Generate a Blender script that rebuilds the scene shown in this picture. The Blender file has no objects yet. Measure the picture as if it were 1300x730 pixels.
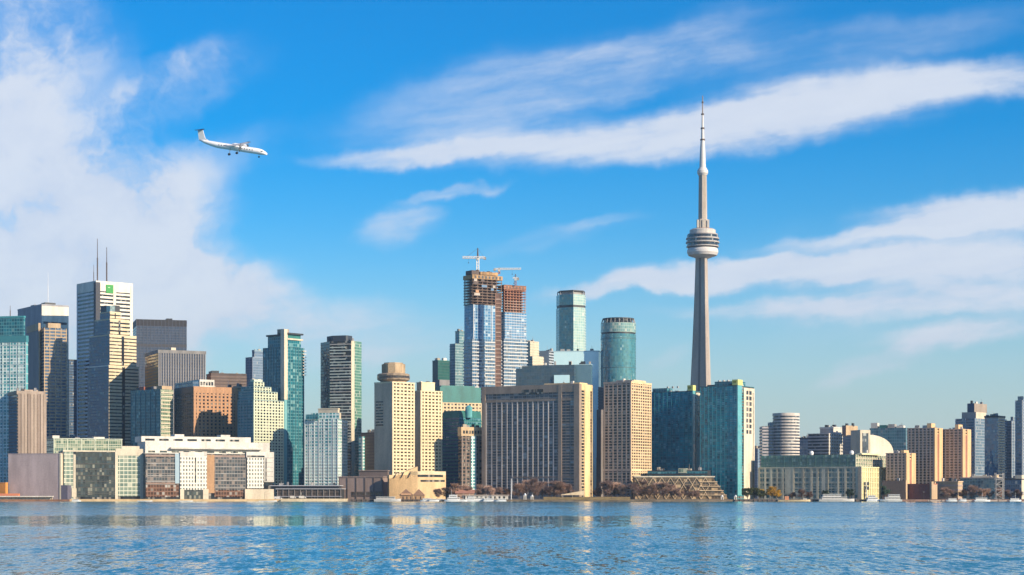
import bpy, math, random
from mathutils import Vector, Matrix
R = math.radians
random.seed(7)
S = bpy.context.scene
COL = S.collection

# ------------------------------------------------------------------ camera
F, CX, HY, CAMZ = 2388.0, 650.0, 629.0, 6.0       # focal length and horizon in photo pixels, eye height in metres
GZ = 2.0                                          # quay level above the lake
cam = bpy.data.cameras.new('camera'); cam.sensor_width = 36.0; cam.lens = 36.0*F/1300.0
cam.shift_y = (HY-365.0)/1300.0; cam.clip_start = 1.0; cam.clip_end = 60000.0
camo = bpy.data.objects.new('camera', cam); COL.objects.link(camo)
camo.location = (0, 0, CAMZ); camo.rotation_euler = (R(90), 0, 0)
S.camera = camo

# ------------------------------------------------------------------ light
SUN_EL, SUN_AZ = 24.0, -35.0                      # azimuth from +X, negative is towards the camera side
sv = Vector((math.cos(R(SUN_EL))*math.cos(R(SUN_AZ)), math.cos(R(SUN_EL))*math.sin(R(SUN_AZ)), math.sin(R(SUN_EL))))
sl = bpy.data.lights.new('sun', 'SUN'); sl.energy = 5.0; sl.angle = R(0.5); sl.color = (1.0, 0.82, 0.60)
so = bpy.data.objects.new('sun', sl); COL.objects.link(so)
so.location = (500, -300, 900); so.rotation_euler = sv.to_track_quat('Z', 'Y').to_euler()
S.view_settings.view_transform = 'Standard'; S.view_settings.look = 'None'
S.view_settings.exposure = 0.52; S.view_settings.gamma = 1.0; S.view_settings.use_curve_mapping = False
S.render.engine = 'CYCLES'
S.cycles.use_denoising = True
S.cycles.max_bounces = 5; S.cycles.glossy_bounces = 3; S.cycles.diffuse_bounces = 2

# ------------------------------------------------------------------ node helper
class N:
    def __init__(s, nt): s.nt = nt; s.n = nt.nodes; s.l = nt.links
    def new(s, t, **k):
        x = s.n.new(t)
        for a, b in k.items(): setattr(x, a, b)
        return x
    def put(s, sock, v):
        if v is None: return
        if hasattr(v, 'is_output'): s.l.new(v, sock)
        else:
            try: sock.default_value = v
            except Exception: sock.default_value = tuple(v)+(1.0,)
    def math(s, op, a, b=None, c=None, clamp=False):
        x = s.new('ShaderNodeMath', operation=op); x.use_clamp = clamp
        for i, v in enumerate((a, b, c)): s.put(x.inputs[i], v)
        return x.outputs[0]
    def vmath(s, op, a, b=None, scale=None):
        x = s.new('ShaderNodeVectorMath', operation=op)
        s.put(x.inputs[0], a); s.put(x.inputs[1], b)
        if scale is not None: s.put(x.inputs['Scale'], scale)
        return x.outputs['Value'] if op in ('DOT_PRODUCT', 'LENGTH') else x.outputs[0]
    def mix(s, f, a, b, blend='MIX'):
        x = s.new('ShaderNodeMix', data_type='RGBA', blend_type=blend)
        s.put(x.inputs[0], f); s.put(x.inputs[6], a); s.put(x.inputs[7], b)
        return x.outputs[2]
    def sep(s, v):
        x = s.new('ShaderNodeSeparateXYZ'); s.put(x.inputs[0], v); return x.outputs
    def comb(s, a, b, c=0.0):
        x = s.new('ShaderNodeCombineXYZ')
        for i, v in enumerate((a, b, c)): s.put(x.inputs[i], v)
        return x.outputs[0]
    def noise(s, v, scale, detail=3.0, rough=0.5, dist=0.0):
        x = s.new('ShaderNodeTexNoise'); s.put(x.inputs['Vector'], v)
        x.inputs['Scale'].default_value = scale; x.inputs['Detail'].default_value = detail
        x.inputs['Roughness'].default_value = rough; x.inputs['Distortion'].default_value = dist
        return x.outputs
    def smooth(s, v, a, b, lo=0.0, hi=1.0):
        x = s.new('ShaderNodeMapRange', interpolation_type='SMOOTHSTEP'); s.put(x.inputs[0], v)
        for i, q in enumerate((a, b, lo, hi)): x.inputs[i+1].default_value = q
        return x.outputs[0]

# ------------------------------------------------------------------ sky
W = bpy.data.worlds.new('World'); S.world = W; W.use_nodes = True
n = N(W.node_tree); n.n.clear()
sky = n.new('ShaderNodeTexSky', sky_type='NISHITA'); sky.sun_disc = False
sky.sun_elevation = R(SUN_EL); sky.sun_rotation = R(90-SUN_AZ)
sky.altitude = 0; sky.air_density = 1.0; sky.dust_density = 0.4; sky.ozone_density = 3.0
hs = n.new('ShaderNodeHueSaturation'); n.put(hs.inputs['Color'], sky.outputs[0])
hs.inputs['Saturation'].default_value = 1.68
skyt = n.mix(1.0, hs.outputs[0], (0.78, 0.98, 1.10, 1), 'MULTIPLY')
tc = n.new('ShaderNodeTexCoord')
dx, dy, dz = n.sep(tc.outputs['Generated'])[:3]
ady = n.math('MAXIMUM', n.math('ABSOLUTE', dy), 0.12)
pu = n.math('ADD', n.math('MULTIPLY', n.math('DIVIDE', dx, ady), F/100), CX/100)          # hundredths of a photo pixel: bearing
pv = n.math('SUBTRACT', HY/100, n.math('MULTIPLY', n.math('DIVIDE', dz, ady), F/100))     # and height above the horizon
P = n.comb(pu, pv, 0.0)
w1 = n.noise(P, 0.55, 4.0, 0.55)[1]
w2 = n.noise(P, 2.2, 4.0, 0.6)[1]
warp = n.vmath('ADD', n.vmath('SCALE', n.vmath('SUBTRACT', w1, (0.5, 0.5, 0.5)), None, 0.70),
               n.vmath('SCALE', n.vmath('SUBTRACT', w2, (0.5, 0.5, 0.5)), None, 0.22))
PW = n.vmath('ADD', P, warp)
def blobs(lst, src):
    tot = None
    for (cx, cy, rx, ry, an, st) in lst:
        m = n.new('ShaderNodeMapping', vector_type='TEXTURE'); n.put(m.inputs[0], src)
        m.inputs[1].default_value = (cx/100, cy/100, 0); m.inputs[2].default_value = (0, 0, R(an)); m.inputs[3].default_value = (rx/100, ry/100, 1)
        g = n.new('ShaderNodeTexGradient', gradient_type='SPHERICAL'); n.put(g.inputs[0], m.outputs[0])
        v = n.smooth(g.outputs[1], 0.0, 0.75)
        tot = n.math('MULTIPLY_ADD', v, st, tot if tot is not None else 0.0)
    return tot
CLOUDS = [(-20, 300, 380, 230, 8, 1.25), (-20, 80, 240, 190, 14, 1.0), (215, 95, 160, 36, -28, 0.45), (225, 385, 210, 100, 6, 0.85), (130, 290, 210, 150, 0, 0.6), (310, 375, 110, 45, 8, 0.4), (120, 400, 300, 130, 6, 0.75), (180, 250, 170, 110, -10, 0.40),
          (215, 115, 190, 55, -22, 0.42), (260, 200, 190, 50, -15, 0.30), (470, 425, 200, 75, -6, 0.42), (330, 390, 160, 70, 0, 0.3),
          (860, 170, 440, 46, -4, 1.25), (1150, 112, 380, 46, -6, 1.25), (540, 192, 230, 18, -6, 0.62), (670, 112, 350, 75, -15, 0.62), (850, 60, 260, 60, -16, 0.35),
          (1050, 62, 420, 46, -10, 0.4), (508, 284, 75, 40, -12, 0.85), (572, 240, 110, 13, -9, 0.8), (700, 300, 150, 26, -8, 0.32), (760, 285, 90, 14, -12, 0.25),
          (1250, 272, 210, 38, -5, 1.3), (1110, 300, 200, 15, -8, 0.7), (1130, 332, 320, 30, -5, 1.05), (1000, 352, 380, 30, -4, 0.95), (810, 371, 200, 20, -3, 0.85), (1240, 352, 210, 34, -6, 0.8),
          (1180, 388, 330, 30, -4, 0.95), (1000, 398, 260, 16, -2, 0.5), (1250, 424, 190, 24, -8, 1.0), (1130, 462, 150, 22, -17, 0.8), (1150, 360, 380, 130, -6, 0.35), (850, 455, 60, 16, -25, 0.4), (60, 330, 260, 40, -6, -0.3), (150, 130, 120, 40, -25, -0.3), (480, 425, 210, 60, -6, 0.4)]
# soft streaky structure drawn along the wind
st_m = n.new('ShaderNodeMapping', vector_type='TEXTURE'); n.put(st_m.inputs[0], P)
st_m.inputs[2].default_value = (0, 0, R(-9)); st_m.inputs[3].default_value = (3.6, 0.7, 1)
stk = n.noise(n.vmath('ADD', st_m.outputs[0], n.vmath('SCALE', warp, None, 0.45)), 1.1, 9.0, 0.60)[0]
fine = n.noise(PW, 1.3, 6.0, 0.6)[0]
swirl = n.noise(n.vmath('ADD', P, n.vmath('SCALE', warp, None, 1.6)), 0.75, 8.0, 0.56)[0]
stk = n.math('ADD', n.math('MULTIPLY', stk, n.smooth(pu, 2.0, 5.5, .35, 1)), n.math('MULTIPLY', n.smooth(swirl, 0.15, 0.78), n.smooth(pu, 2.0, 5.5, .65, 0)))
tot = blobs(CLOUDS, PW)
den = n.math('MULTIPLY', tot, n.math('ADD', 0.22, n.math('ADD', n.math('MULTIPLY', n.smooth(stk, 0.28, 0.70), 0.80), n.math('MULTIPLY', fine, 0.36))))
den = n.smooth(den, 0.0, 1.25, 0.0, 0.90)
ccol = n.mix(n.smooth(stk, 0.3, 0.7), (4.7, 5.2, 6.2, 1), (5.5, 5.85, 6.5, 1))
low = n.smooth(dz, 0.0, 0.11)
ccol = n.mix(low, (4.3, 4.8, 5.2, 1), ccol)
skyt = n.mix(n.math('POWER', n.smooth(dz, 0.155, 0.0, 0.0, 0.88), 1.35), skyt, (3.75, 4.3, 4.5, 1))     # pale air low down
skyc = n.mix(den, skyt, ccol)
bg = n.new('ShaderNodeBackground'); n.put(bg.inputs[0], skyc); bg.inputs[1].default_value = 0.099
wo = n.new('ShaderNodeOutputWorld'); n.l.new(bg.outputs[0], wo.inputs[0])

# ------------------------------------------------------------------ materials
_mc = {}
def base_mat(name):
    m = bpy.data.materials.new(name); m.use_nodes = True
    k = N(m.node_tree); return m, k, m.node_tree.nodes['Principled BSDF']

def wall(c, var=0.16, rough=0.8, scale=0.09, name='masonry'):
    key = ('w', tuple(c), var, rough, scale)
    if key in _mc: return _mc[key]
    m, k, b = base_mat(name)
    tcx = k.new('ShaderNodeTexCoord').outputs['Object']
    st = k.new('ShaderNodeMapping'); k.put(st.inputs[0], tcx); st.inputs[3].default_value = (1, 1, 0.25)
    a = k.noise(st.outputs[0], scale, 5.0, 0.6)[0]; d = k.noise(tcx, 0.7, 3.0, 0.6)[0]
    f = k.math('ADD', k.math('MULTIPLY', a, 0.65), k.math('MULTIPLY', d, 0.35))
    lo = tuple(x*(1-var*1.6) for x in c)+(1,); hi = tuple(min(1, x*(1+var*1.3)) for x in c)+(1,)
    k.put(b.inputs['Base Color'], k.mix(k.smooth(f, 0.3, 0.7), lo, hi)); b.inputs['Roughness'].default_value = rough
    _mc[key] = m; return m

def flat(c, rough=0.6, metal=0.0, name='paint'):
    key = ('f', tuple(c), rough, metal)
    if key in _mc: return _mc[key]
    m, k, b = base_mat(name)
    t = k.new('ShaderNodeTexCoord').outputs['Object']
    v = k.noise(t, 0.6, 3.0, 0.6)[0]
    k.put(b.inputs['Base Color'], k.mix(v, tuple(x*0.82 for x in c)+(1,), tuple(min(1, x*1.12) for x in c)+(1,)))
    b.inputs['Roughness'].default_value = rough; b.inputs['Metallic'].default_value = metal
    _mc[key] = m; return m

def glass(c1, c2, fr=None, bay=3.0, flr=3.5, mw=0.10, mh=0.22, ior=2.2, blind=0.08, bcol=(0.42, 0.42, 0.38), rough=0.10, tilt=0.035, name='glazing'):
    """panes in metres (UV), each with its own tint, tilt and, now and then, a drawn blind"""
    key = ('g', tuple(c1), tuple(c2), tuple(fr or ()), bay, flr, mw, mh, ior, blind, tuple(bcol), rough, tilt)
    if key in _mc: return _mc[key]
    ior = 1+(ior-1)*.72 if ior < 2.6 else ior
    m, k, b = base_mat(name)
    u, v, _ = k.sep(k.new('ShaderNodeUVMap').outputs[0])[:3]
    uu = k.math('DIVIDE', u, bay); vv = k.math('DIVIDE', v, flr)
    iu = k.math('FLOOR', uu); iv = k.math('FLOOR', vv)
    oi = k.math('MULTIPLY', k.new('ShaderNodeObjectInfo').outputs['Random'], 97.0)
    wn = k.new('ShaderNodeTexWhiteNoise', noise_dimensions='3D'); k.put(wn.inputs[0], k.comb(iu, iv, oi))
    r1, r2, r3 = k.sep(wn.outputs['Color'])[:3]
    big = k.noise(k.comb(k.math('MULTIPLY', uu, 0.35), k.math('MULTIPLY', vv, 0.12), oi), 1.0, 3.0, 0.6)[0]
    tint = k.math('ADD', k.math('MULTIPLY', r1, 0.6), k.math('MULTIPLY', k.smooth(big, 0.3, 0.7), 0.4))
    col = k.mix(tint, tuple(c1)+(1,), tuple(c2)+(1,))
    if blind > 0: col = k.mix(k.math('MULTIPLY', k.math('LESS_THAN', r2, blind), k.math('ADD', 0.35, k.math('MULTIPLY', r3, 0.6))), col, tuple(bcol)+(1,))
    rg = rough
    if fr is not None:
        fm = k.math('MAXIMUM', k.math('LESS_THAN', k.math('FRACT', uu), mw), k.math('LESS_THAN', k.math('FRACT', vv), mh))
        col = k.mix(fm, col, tuple(fr)+(1,)); rg = k.math('ADD', rough, k.math('MULTIPLY', fm, 0.5))
        k.put(b.inputs['IOR'], k.math('SUBTRACT', ior, k.math('MULTIPLY', fm, ior-1.45)))
    else: b.inputs['IOR'].default_value = ior
    k.put(b.inputs['Base Color'], col); k.put(b.inputs['Roughness'], rg)
    if tilt:
        j = k.vmath('SCALE', k.vmath('SUBTRACT', wn.outputs['Color'], (0.5, 0.5, 0.5)), None, tilt*2)
        wob = k.vmath('SCALE', k.vmath('SUBTRACT', k.noise(k.comb(u, v, oi), 0.25, 2.0)[1], (0.5, 0.5, 0.5)), None, tilt*1.4)
        nn = k.vmath('NORMALIZE', k.vmath('ADD', k.new('ShaderNodeNewGeometry').outputs['Normal'], k.vmath('ADD', j, wob)))
        k.put(b.inputs['Normal'], nn)
    _mc[key] = m; return m

ROOF = wall((0.16, 0.155, 0.15), 0.2, 0.9, name='roof_gravel')

# ------------------------------------------------------------------ mesh helpers
def mesh(name, V, Fc, mats, fm=None, uv=None, smooth=False):
    me = bpy.data.meshes.new(name); me.from_pydata(V, [], Fc)
    for m in mats: me.materials.append(m)
    if fm: me.polygons.foreach_set('material_index', fm)
    if uv:
        l = me.uv_layers.new(name='UVMap'); l.data.foreach_set('uv', [c for q in uv for c in q])
    if smooth: me.polygons.foreach_set('use_smooth', [True]*len(Fc))
    me.update(); return me

class MB:
    """collects shapes for ONE mesh"""
    def __init__(s): s.V = []; s.F = []; s.M = []; s.U = []
    def face(s, idx, m, uv): s.F.append(idx); s.M.append(m); s.U += uv
    def box(s, x0, x1, y0, y1, z0, z1, mf=0, mr=None, mt=None):
        mr = mf if mr is None else mr; mt = mf if mt is None else mt
        b = len(s.V)
        s.V += [(x0, y0, z0), (x1, y0, z0), (x1, y1, z0), (x0, y1, z0), (x0, y0, z1), (x1, y0, z1), (x1, y1, z1), (x0, y1, z1)]
        q = lambda a0, a1: [(a0, z0), (a1, z0), (a1, z1), (a0, z1)]
        s.face((b, b+1, b+5, b+4), mf, q(x0, x1)); s.face((b+1, b+2, b+6, b+5), mr, q(y0, y1))
        s.face((b+2, b+3, b+7, b+6), mf, q(-x1, -x0)); s.face((b+3, b, b+4, b+7), mf, q(-y1, -y0))
        s.face((b+4, b+5, b+6, b+7), mt, [(x0, y0), (x1, y0), (x1, y1), (x0, y1)])
        s.face((b+3, b+2, b+1, b), mt, [(x0, y1), (x1, y1), (x1, y0), (x0, y0)])
        return s
    def prism(s, pts, z0, z1, m=0, mt=None, zt=None):
        """vertical prism over a counter-clockwise footprint; zt gives each top corner its own height"""
        mt = m if mt is None else mt; b = len(s.V); k = len(pts)
        s.V += [(x, y, z0) for x, y in pts] + [(x, y, (zt[i] if zt else z1)) for i, (x, y) in enumerate(pts)]
        u = 0.0
        for i in range(k):
            j = (i+1) % k; d = math.dist(pts[i], pts[j])
            za = zt[i] if zt else z1; zb = zt[j] if zt else z1
            s.face((b+i, b+j, b+k+j, b+k+i), m, [(u, z0), (u+d, z0), (u+d, zb), (u, za)]); u += d
        s.face(tuple(b+k+i for i in range(k)), mt, [pts[i] for i in range(k)])
        s.face(tuple(b+i for i in reversed(range(k))), mt, [pts[i] for i in reversed(range(k))])
        return s
    def lathe(s, prof, cx=0, cy=0, nseg=40, m=0, capm=None, axis='z'):
        """rings (radius, height) turned round an axis; prof items may carry their own material"""
        b = len(s.V); k = len(prof)
        for it in prof:
            r, z = it[0], it[1]
            for i in range(nseg):
                a = 2*math.pi*i/nseg
                if axis == 'z': s.V.append((cx+r*math.cos(a), cy+r*math.sin(a), z))
                else: s.V.append((z, cx+r*math.cos(a), cy+r*math.sin(a)))
        for q in range(k-1):
            mm = prof[q][2] if len(prof[q]) > 2 else m; r = max(prof[q][0], 0.01)
            for i in range(nseg):
                j = (i+1) % nseg; u0 = 2*math.pi*r*i/nseg; u1 = 2*math.pi*r*(i+1)/nseg
                z0, z1 = prof[q][1], prof[q+1][1]
                s.face((b+q*nseg+i, b+q*nseg+j, b+(q+1)*nseg+j, b+(q+1)*nseg+i), mm, [(u0, z0), (u1, z0), (u1, z1), (u0, z1)])
        cm = m if capm is None else capm
        s.face(tuple(b+(k-1)*nseg+i for i in range(nseg)), cm, [(0, 0)]*nseg)
        s.face(tuple(b+i for i in reversed(range(nseg))), cm, [(0, 0)]*nseg)
        return s
    def tube(s, p, q, r0, r1=None, nseg=6, m=0):
        r1 = r0 if r1 is None else r1; p = Vector(p); q = Vector(q); d = (q-p).normalized()
        a = d.orthogonal().normalized(); c = d.cross(a); b = len(s.V)
        for o, r in ((p, r0), (q, r1)):
            for i in range(nseg):
                t = 2*math.pi*i/nseg; s.V.append(tuple(o+(a*math.cos(t)+c*math.sin(t))*r))
        for i in range(nseg):
            j = (i+1) % nseg; s.face((b+i, b+j, b+nseg+j, b+nseg+i), m, [(0, 0)]*4)
        s.face(tuple(b+nseg+i for i in range(nseg)), m, [(0, 0)]*nseg); s.face(tuple(b+i for i in reversed(range(nseg))), m, [(0, 0)]*nseg)
        return s
    def build(s, name, mats, parent=None, loc=(0, 0, 0), smooth=False):
        if not isinstance(mats, (list, tuple)): mats = [mats]
        me = mesh(name, s.V, s.F, mats, s.M, s.U, smooth)
        return link(name, me, parent, loc)

def link(name, me, parent=None, loc=(0, 0, 0)):
    o = bpy.data.objects.new(name, me); COL.objects.link(o); o.location = loc
    if parent is not None: o.parent = parent
    return o
def tag(o, label=None, cat=None, group=None, kind=None):
    for k, v in (('label', label), ('category', cat), ('group', group), ('kind', kind)):
        if v: o[k] = v
    return o
def empty(name, loc, rz=0.0): 
    o = bpy.data.objects.new(name, None); COL.objects.link(o); o.location = loc; o.rotation_euler = (0, 0, rz); o.empty_display_size = 1; return o
def copy_tree(o, parent=None):
    c = o.copy(); COL.objects.link(c)
    if parent: c.parent = parent
    for ch in list(o.children): copy_tree(ch, c)
    return c
def XA(px, Y): return (px-CX)/F*Y
def ZA(py, Y): return CAMZ+(HY-py)/F*Y

# ------------------------------------------------------------------ building kit
class Tier:
    """a block of a building: near corner (ox, oy), a metres of front to its left, b metres of side behind it"""
    def __init__(s, B, ox, oy, a, b, z0, z1): s.B = B; s.ox, s.oy, s.a, s.b, s.z0, s.z1 = ox, oy, a, b, z0, z1
    def core(s, mf, mr=None, name='curtain_wall', cut=0.0, mt=None):
        mr = mr or mf
        mb = MB().box(s.ox-s.a, s.ox, s.oy, s.oy+s.b, s.z0, s.z1-cut, 0, 1, 2)
        return mb.build(name, [mf, mr, mt or ROOF], s.B.root)
    def slab(s, name, m, z0, z1, p=0.3, mr=None):
        """a block round the whole tier, standing p metres proud"""
        return MB().box(s.ox-s.a-p, s.ox+p, s.oy-p, s.oy+s.b+p, z0, z1, 0, 1, 0).build(name, [m, mr or m], s.B.root)
    def bands(s, m, fh=3.5, frac=0.4, p=0.3, name='floor_band', z0=None, z1=None, mr=None, skip=()):
        z0 = s.z0 if z0 is None else z0; z1 = s.z1 if z1 is None else z1
        k = max(1, int(round((z1-z0)/fh))); fh = (z1-z0)/k
        me = None
        for i in range(k):
            if i in skip: continue
            if me is None:
                mb = MB().box(s.ox-s.a-p, s.ox+p, s.oy-p, s.oy+s.b+p, 0, fh*frac, 0, 1, 0); me = mesh(name, mb.V, mb.F, [m, mr or m], mb.M, mb.U)
            link(name, me, s.B.root, (0, 0, z0+i*fh))
        return s
    def piers(s, m, face='F', step=6.0, w=0.8, p=0.45, name='pier', z0=None, z1=None, ends=True, u0=0.0, u1=1.0):
        z0 = s.z0 if z0 is None else z0; z1 = s.z1 if z1 is None else z1
        L = (s.a if face == 'F' else s.b); A, Bq = L*u0, L*u1; k = max(1, int(round((Bq-A)/step)))
        me = None
        for i in range(0 if ends else 1, k+1 if ends else k):
            t = A+(Bq-A)*i/k
            t = min(max(t, w/2-0.002), L-w/2+0.002)
            if me is None:
                mb = MB().box(-w/2, w/2, -p, 0.02, z0, z1) if face == 'F' else MB().box(-0.02, p, -w/2, w/2, z0, z1)
                me = mesh(name, mb.V, mb.F, [m], mb.M, mb.U)
            link(name, me, s.B.root, (s.ox-s.a+t, s.oy, 0) if face == 'F' else (s.ox, s.oy+t, 0))
        return s
    def box(s, name, m, u0, u1, v0, v1, z0, z1, mr=None):
        """u along the front (0 left .. 1 near corner), v along the side, z in metres"""
        return MB().box(s.ox-s.a*(1-u0), s.ox-s.a*(1-u1), s.oy+s.b*v0, s.oy+s.b*v1, z0, z1, 0, 1, 0).build(name, [m, mr or m], s.B.root)
    def roof(s, m, h=1.2, p=0.25, name='parapet'): return s.slab(name, m, s.z1-0.05, s.z1+h, p)
    def tier(s, *a, **k): return s.B.tier(*a, **k)

REG = []
class Bld:
    def __init__(s, name, label, L, C, Rr, top, Y, th=30, cat='building', group=None, z0=0.0):
        s.th = R(th); s.Y = Y; s.C = (XA(C, Y), Y)
        s.root = tag(empty(name, (s.C[0], Y, GZ), -s.th), label, cat, group)
        s.tiers = []; REG.append(s); s.main = s.tier(L, C, Rr, top, Y=Y, z0=z0)
    def tier(s, L, C, Rr, top, bot=None, Y=None, z0=0.0):
        Y = s.Y if Y is None else Y; c, sn = math.cos(s.th), math.sin(s.th)
        cx = XA(C, Y); kL = (L-CX)/F; kR = (Rr-CX)/F
        a = (cx-kL*Y)/(c+kL*sn); b = (kR*Y-cx)/max(sn-kR*c, 0.06)
        wx, wy = cx-s.C[0], Y-s.C[1]
        lx = c*wx - sn*wy; ly = sn*wx + c*wy
        z1 = ZA(top, Y)-GZ
        if bot is not None: z0 = ZA(bot, Y)-GZ
        t_ = Tier(s, lx, ly, a, b, z0, z1); s.tiers.append(t_); return t_
    def z(s, py, Y=None): return ZA(py, Y or s.Y)-GZ

# ================================================================== SETTING
m, k, b = base_mat('lake_water')
tco = k.new('ShaderNodeTexCoord').outputs['Object']
def strm(sx, sy, sc, det=3.0, ro=0.55, rot=0):
    q = k.new('ShaderNodeMapping'); k.put(q.inputs[0], tco); q.inputs[3].default_value = (sx, sy, 1); q.inputs[2].default_value = (0, 0, R(rot))
    return k.noise(q.outputs[0], sc, det, ro)[0]
ox_, oy_, _ = k.sep(tco)[:3]
wob_ = k.math('MULTIPLY', k.math('SUBTRACT', strm(0.004, 0.004, 1.0, 4.0), 0.5), 190.0)
yb = k.math('ADD', oy_, wob_)
calm = k.math('MULTIPLY', k.math('MULTIPLY', k.smooth(yb, 330, 385), k.smooth(yb, 600, 500)), k.smooth(k.math('ADD', ox_, k.math('MULTIPLY', wob_, .3)), 110, 0))
calm = k.math('MAXIMUM', calm, k.math('MULTIPLY', k.smooth(strm(0.0016, 0.0075, 1.0, 4.0, 0.6, 3), 0.55, 0.68), .8))
calm = k.math('MULTIPLY', calm, k.smooth(strm(0.02, 0.006, 1.0, 3.0), 0.25, 0.6, 0.55, 1.0))
calm = k.math('MAXIMUM', calm, k.smooth(oy_, 1500, 1850, 0, .75))
def slope(sx, sy, det, amp, rot):      # wave facets: slopes straight from noise
    q = k.new('ShaderNodeMapping'); k.put(q.inputs[0], tco); q.inputs[3].default_value = (sx, sy, 1); q.inputs[2].default_value = (0, 0, R(rot))
    return k.vmath('SCALE', k.vmath('SUBTRACT', k.noise(q.outputs[0], 1.0, det, .6)[1], (.5, .5, .5)), None, amp)
sl_ = k.vmath('ADD', slope(2.0, .42, 5.0, .54, 2), k.vmath('ADD', slope(.5, .10, 4.0, .34, -3), slope(.06, .015, 3.0, .14, 4)))
rough_ = k.math('MULTIPLY', k.math('SUBTRACT', 1.0, k.math('MULTIPLY', calm, .80)), k.math('ADD', .55, k.math('MULTIPLY', strm(.004, .022, 1.0, 4.0, .6, 5), .9)))
sl_ = k.vmath('MULTIPLY', sl_, (.55, 1.0, 0))
nn_ = k.vmath('ADD', k.vmath('SCALE', k.vmath('ADD', sl_, (0, -.075, 0)), None, rough_), (0, 0, 1))
k.put(b.inputs['Normal'], k.vmath('NORMALIZE', nn_)); b.inputs['IOR'].default_value = 1.33
b.inputs['Base Color'].default_value = (0.048, 0.19, 0.235, 1); b.inputs['Roughness'].default_value = 0.06
WATER = m
mb = MB(); mb.V = [(-7000, -300, 0), (7000, -300, 0), (7000, 9000, 0), (-7000, 9000, 0)]; mb.face((0, 1, 2, 3), 0, [(0, 0)]*4)
tag(mb.build('water', WATER), kind='structure')
GROUND = wall((0.11, 0.105, 0.095), 0.25, 0.9, 0.02, name='ground')
mb = MB().box(-6900, 6900, 1912, 8950, 0.3, GZ)
tag(mb.build('ground', GROUND), kind='structure')

# ================================================================== PALETTE
CREAM = wall((0.60, 0.53, 0.40)); WHITE = wall((0.62, 0.59, 0.52), 0.18); BEIGE = wall((0.42, 0.37, 0.29)); TAN = wall((0.46, 0.34, 0.21))
BROWN = wall((0.20, 0.145, 0.105)); ORANGE = wall((0.46, 0.255, 0.135)); DARKBR = wall((0.11, 0.085, 0.075)); GREY = wall((0.22, 0.22, 0.22))
SAND = wall((0.70, 0.49, 0.26)); BRICK = wall((0.30, 0.10, 0.07)); CONC = wall((0.36, 0.35, 0.33)); PALEGREEN = wall((0.50, 0.54, 0.40))
COPPER = wall((0.025, 0.17, 0.155), 0.2, 0.5); DARK = wall((0.035, 0.04, 0.045), 0.2, 0.5); MAUVE = wall((0.40, 0.325, 0.32))
YELLOW = flat((0.66, 0.66, 0.22)); STEEL = flat((0.45, 0.46, 0.48), 0.4, 0.6); WPAINT = flat((0.78, 0.78, 0.76), 0.4)
G_TEAL = glass((0.006, 0.06, 0.09), (0.02, 0.18, 0.23), (0.10, 0.27, 0.30), 3.2, 3.6, 0.14, 0.20, 1.7, 0.10, (0.24, 0.42, 0.42))
G_TEALW = glass((0.01, 0.14, 0.16), (0.13, 0.40, 0.42), (0.72, 0.82, 0.78), 4.0, 3.5, 0.24, 0.28, 1.8, 0.25, (0.45, 0.52, 0.5))
G_BLUE = glass((0.008, 0.03, 0.075), (0.03, 0.10, 0.20), (0.10, 0.15, 0.22), 2.4, 3.9, 0.18, 0.22, 1.75, 0.06)
G_SKY = glass((0.008, 0.06, 0.17), (0.05, 0.24, 0.46), (0.32, 0.44, 0.54), 3.6, 3.4, 0.14, 0.14, 2.0, 0.10, (0.5, 0.6, 0.65))
G_DARK = glass((0.006, 0.009, 0.013), (0.03, 0.036, 0.045), None, 2.4, 3.6, 0, 0, 1.7, 0.24, (0.34, 0.31, 0.26))
G_BLACK = glass((0.035, 0.052, 0.085), (0.06, 0.08, 0.12), (0.06, 0.075, 0.11), 1.6, 3.8, 0.25, 0.30, 1.7, 0.0)
G_BRONZE = glass((0.02, 0.016, 0.014), (0.055, 0.04, 0.03), (0.09, 0.07, 0.06), 1.8, 3.6, 0.2, 0.3, 1.9, 0.05)
G_GREEN = glass((0.05, 0.11, 0.085), (0.18, 0.26, 0.18), (0.42, 0.44, 0.32), 2.6, 4.0, 0.14, 0.20, 1.9, 0.22, (0.45, 0.46, 0.33))
G_PALE = glass((0.62, 0.90, 0.93), (0.66, 0.93, 0.95), None, 4.0, 4.0, 0, 0, 1.9, 0.0, tilt=0.006)
G_HAZE = glass((0.07, 0.12, 0.19), (0.13, 0.20, 0.28), (0.20, 0.26, 0.33), 2.2, 3.7, 0.2, 0.25, 2.1, 0.03)  # distance haze painted into these pale blue panes and frames
G_CYAN = glass((0.08, 0.34, 0.38), (0.16, 0.48, 0.50), (0.12, 0.34, 0.36), 3.0, 3.2, 0.10, 0.16, 2.2, 0.0)
G_GOLD = glass((0.62, 0.27, 0.08), (0.80, 0.40, 0.14), (0.20, 0.10, 0.05), 2.0, 3.8, 0.10, 0.30, 1.9, 0.0)

def mast(B, name, px, y0, y1, r=0.6, m=None, v=0.5, dx=0):
    """roof mast of a building, seen at photo column px"""
    Y = B.Y+18; c, s = math.cos(B.th), math.sin(B.th)
    wx, wy = XA(px, Y)-B.C[0], 18.0
    lx, ly = c*wx-s*wy, s*wx+c*wy; z0, z1 = B.z(y0, Y), B.z(y1, Y)
    mb = MB(); mb.tube((lx, ly, z0), (lx, ly, z0+(z1-z0)*.55), r, r); mb.tube((lx, ly, z0+(z1-z0)*.55), (lx, ly, z1), r*.6, r*.4)
    return mb.build(name, m or DARKBR, B.root)

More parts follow.
